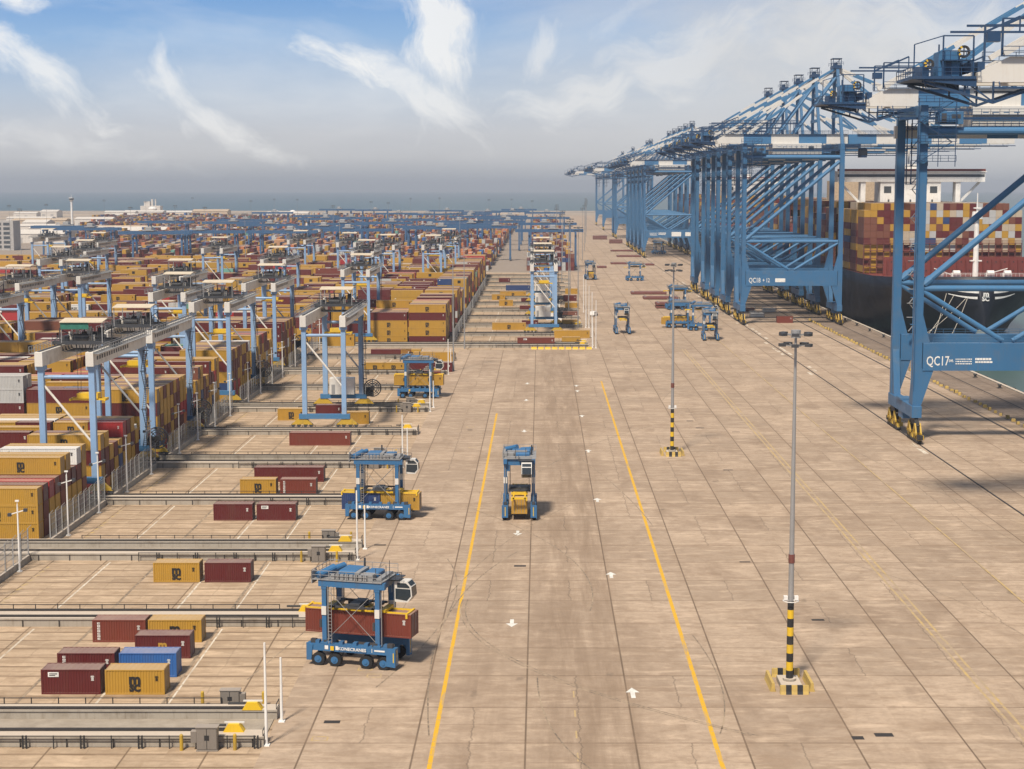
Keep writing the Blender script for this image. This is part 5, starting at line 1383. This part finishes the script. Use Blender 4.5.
X, Y = G(785, 323); container(6.06, 'rust red', (X,Y+1.2,.01), 'short rust red container standing on the quay under QC18', 0, None, True, None)
# parked service vehicle, built as a small pickup
X, Y = G(594, 316)
r = thing('service_van', 'small white service van parked by the far light masts on the apron', 'van', (X, Y, 0), R(70))
m = MB(); m.prism([(-2.4,.45),(2.5,.45),(2.5,1.0),(1.7,1.15),(1.0,1.95),(-2.3,1.95),(-2.4,1.1)], 'y', -.9, .9); m.build('body', 'ship_white', r)
m = MB(); m.prism([(.55,1.2),(1.5,1.2),(.95,1.8),(.55,1.8)], 'y', -.915, .915); m.box(-2.0,.4,-.915,.915,1.25,1.75); m.build('window', 'glass_dark', r)
for x in (-1.5,1.6):
    for s in (-1,1):
        m = MB(); m.tube((x,s*.7,.38),(x,s*.92,.38),.38,12); m.build('wheel', 'rubber', r)
# ------------------------------------------------------------------ light masts
def light_mast(x, y, h, label, base=True, stripes=True):
    r = thing('light_mast', label, 'light mast', (x, y, 0), 0, 'tall light masts')
    key = ('mast', h, stripes)
    if key not in PM:
        m = MB(); m.tube((0,0,.0),(0,0,8.6),.26,12,.2)
        if stripes:
            m = MB()
            for k in range(9): m.cur = 1 if k % 2 == 0 else 2; m.tube((0,0,.7+k*.92),(0,0,.7+(k+1)*.92),.37-.005*k,14)
        m.cur = 0; rr = .30 if stripes else .2; m.tube((0,0,8.5),(0,0,h),rr,12,rr*.42); m.mat(3 if stripes else 0); m.tube((0,0,13.0),(0,0,13.9),rr+.03,12)
        PM[key] = m.mesh('mast', ['galvanised','black_paint','safety_yellow','rust_steel'])
        m = MB(); m.tube((0,0,h-.2),(0,0,h+.6),.5,10)
        for ring, z, n, rad in ((0,h,6,1.45),(1,h-1.1,5,1.4)):
            for k in range(n):
                a = 2*math.pi*k/n+.35+ring*.4; c, s = math.cos(a), math.sin(a)
                m.mat(0); m.beam((0,0,z),(c*rad,s*rad,z+.25),.1)
                m.mat(1); m.beam((c*rad-s*.36,s*rad+c*.36,z+.2),(c*rad+s*.36,s*rad-c*.36,z+.2),.6,.3)
        PM[('lh',h)] = m.mesh('lamp_head', ['galvanised','dark_steel'])
        m = MB(); m.box(-.75,.75,-.12,.12,9.0,9.12); m.box(-.75,-.35,-.25,.25,9.1,9.5); m.box(.35,.75,-.25,.25,9.1,9.5)
        for k in range(12): a = 2*math.pi*k/12; a2 = a+2*math.pi/12; m.beam((.8*math.cos(a),.8*math.sin(a),9.0),(.8*math.cos(a2),.8*math.sin(a2),9.0),.08)
        PM[('fl',h)] = m.mesh('flood_lamp', 'ship_white')
    link('mast', PM[key], r); link('lamp_head', PM[('lh',h)], r)
    if stripes: link('flood_lamp', PM[('fl',h)], r)
    if base:
        if 'plinth' not in PM:
            m = MB(); m.bev(-1.1,1.1,-1.8,1.8,.004,.55,.05); m.tube((0,0,.55),(0,0,.8),.7,12); PM['plinth'] = m.mesh('plinth', 'wall_concrete')
            # low crash walls, striped, around the foot
            m = MB(); prof = [(-.3,.0),(.3,.0),(.2,.3),(.14,.9),(-.14,.9),(-.2,.3)]
            def wall(cx, cy, L, ang):
                n = 5; ms = Matrix.Translation((cx,cy,.004)) @ Matrix.Rotation(ang, 4, 'Z'); m.tf = ms
                for k in range(n):
                    a = -L/2+L*k/n; b = a+L/n; m.cur = k % 2
                    m.prism(prof, 'x', a, b)
                m.tf = None
            PM['walls'] = []
            for cx, cy, L, ang in ((.05,-3.0,2.9,0),(.05,3.0,2.9,0),(-2.0,0,4.6,R(90)),(2.0,0,4.6,R(90))):
                m = MB(); wall(cx, cy, L, ang)
                PM['walls'].append(m.mesh('crash_wall', ['dull_yellow','black_paint'] if abs(cy) > 1 else ['dull_yellow','dull_yellow']))
        link('plinth', PM['plinth'], r)
        for w in PM['walls']: link('crash_wall', w, r)
X, Y = G(790.8, 688); light_mast(X, cy_(84460/(688-187))+1.0, 36.5, 'tall light mast with striped foot nearest the camera, right of the yellow lines')
X, Y = G(672, 454); light_mast(X, Y, 36.5, 'tall light mast with striped foot, second along the apron')
X, Y = G(453.5, 371); light_mast(X, Y, 36.5, 'slim light mast in front of the far stack wall, left of its twin', False, False)
X, Y = G(464.5, 349); light_mast(X, Y, 36.5, 'slim light mast at the corner of the far stack wall, right of its twin', False, False)
for k, y in enumerate((600,672,760,880,1010,1160,1350)):
    light_mast(14.0-(k % 2)*2.2, cy_(y), 36.5, f'thin light mast beside the far exchange lanes, {ORD[k]} of the row going back', False, False)
for k, y in enumerate((1150,1320,1500,1700,1900,2150)):
    light_mast(30+6*k, cy_(y), 36.5, f'distant light mast in the file on the far apron, {ORD[k]} of the file', False, False)
rm = random.Random(5)
for k in range(24):
    y = cy_(rm.uniform(900, 2300)); x = -.33*y*(k+.5)/24*1.0+rm.uniform(-8,8)
    light_mast(x, y, 36.5, f'distant light mast whose dark head stands out near the skyline, {ordn(k)} from the right' , False, False)
# ------------------------------------------------------------------ land beyond the yard
def shed(x, y, L, W, h, label, col='shed_white', roof=True):
    r = thing('warehouse', label, 'warehouse', (x, y, 0), 0, 'low warehouses on the skyline')
    m = MB(); m.box(-L/2,L/2,-W/2,W/2,0,h); m.build('wall', col, r)
    m = MB(); m.prism([(-W/2-.5,h),(W/2+.5,h),(0,h+W*.09)], 'x', -L/2-.5, L/2+.5); m.build('roof', col, r)
    m = MB()
    for k in range(int(L/14)): m.box(-L/2+4+k*14,-L/2+9+k*14,-W/2-.08,-W/2,0,min(6,h*.6))
    m.build('door', 'block_grey', r)
rs = random.Random(21)
lab_pos = ['far left of the skyline','left of the slim tower','under the slim tower','right of the slim tower','behind the left blue gantry','centre left of the skyline','behind the blue gantries']
for k in range(22):
    y = rs.uniform(1500, 3000); x = -.33*y+rs.uniform(.012, .145 if k < 18 else .22)*y
    pxx = 540+1640*x/y
    shed(x, y, rs.uniform(25,75), rs.uniform(18,40), rs.uniform(6,11), f'low pale warehouse on the skyline, {"long" if k % 2 else "short"}, {lab_pos[min(6,max(0,int(pxx/80)))]}, {ORD[k]} in depth', 'shed_white' if rs.random() < .6 else 'shed_tan')
for k in range(7):
    r = thing('material_pile', f'orange tinted stack of goods below the blue gantries left of centre, {ORD[k]} of the heap', 'pile', (-205+k*8.0, 1235+(k % 2)*14, 0), 0, 'orange tinted goods under the blue gantries')
    m = MB(); m.bev(-4,4,-6,6,0,5.5+2.2*(k*7 % 4),.5); m.build('heap', 'pile_orange', r); m = MB(); m.box(-4.1,4.1,-6.1,-5.9,0,3.2); m.build('front_board', 'shed_tan', r)
X, Y = -452, cy_(1340)
r = thing('office_block', 'grey office block with rows of dark windows at the left picture edge', 'building', (X, Y, 0))
m = MB(); m.box(-30,22,-9,9,0,24); m.box(-30,2,-8,9,24,31); m.box(3,9,-9.2,-9,0,26); m.build('wall', 'block_grey', r)
for fl in range(6):
    for c in range(7):
        m = MB(); m.box(-28+c*7,-23+c*7,-9.25,-9.0,2+fl*3.7,4.1+fl*3.7); m.build('window', 'window_dark', r)
r = thing('control_tower', 'slim white control tower rising above the skyline on the left', 'tower', (-.284*2250, 2250, 0)); r.scale = (.8,.8,.72)
m = MB(); m.tube((0,0,0),(0,0,44),1.9,14,1.5); m.tube((0,0,44),(0,0,47),1.7,14,3.6); m.build('shaft', 'ship_white', r)
m = MB(); m.tube((0,0,47),(0,0,50.5),3.5,14,4.0); m.build('cab_window', 'window_dark', r); m = MB(); m.tube((0,0,50.5),(0,0,51.6),4.2,14); m.tube((0,0,51.6),(0,0,58),.3,6); m.build('roof', 'ship_white', r)
for k, (x, y, rr_, h, lab) in enumerate(((-.160*2700,2700,10,14,'white domed tank on the skyline left of centre'),(-.150*2850,2850,9,12,'smaller white domed tank beside another on the skyline'),(-.235*3100,3100,12,16,'white domed tank on the skyline right of the slim tower'))):
    r = thing('storage_tank', lab, 'tank', (x, y, 0)); r.scale = (.7,.7,.7); m = MB(); m.tube((0,0,0),(0,0,h),rr_,24); m.build('shell', 'shed_white', r)
    m = MB(); m.tube((0,0,h),(0,0,h+4),rr_,24,rr_*.62); m.tube((0,0,h+4),(0,0,h+5.6),rr_*.62,24,.5); m.build('roof', 'ship_white', r)
r = thing('factory_block', 'pale stepped factory block breaking the skyline behind the left blue gantries', 'building', (-.236*3200, 3200, 0)); r.scale = (.8,.8,.7)
m = MB(); m.box(-22,26,-14,14,0,22); m.box(-14,0,-9,9,22,34); m.box(2,6,-3,3,22,40); m.build('wall', 'shed_white', r)
m = MB(); m.tube((12,0,22),(12,0,40),1.6,10); m.build('chimney', 'shed_white', r)
# ------------------------------------------------------------------ air
m = MB(); m.box(-15000, 15000, -700, 15500, -12, 104)
t = newmat('haze_air')
pv = t.n('ShaderNodeVolumePrincipled'); pv.inputs['Color'].default_value = (.80,.86,.96,1); pv.inputs['Density'].default_value = .00011; pv.inputs['Anisotropy'].default_value = .2
oo = t.n('ShaderNodeOutputMaterial'); t.t.links.new(pv.outputs[0], oo.inputs['Volume'])
hz = m.build('haze', 'haze_air'); tag(hz, kind='stuff')
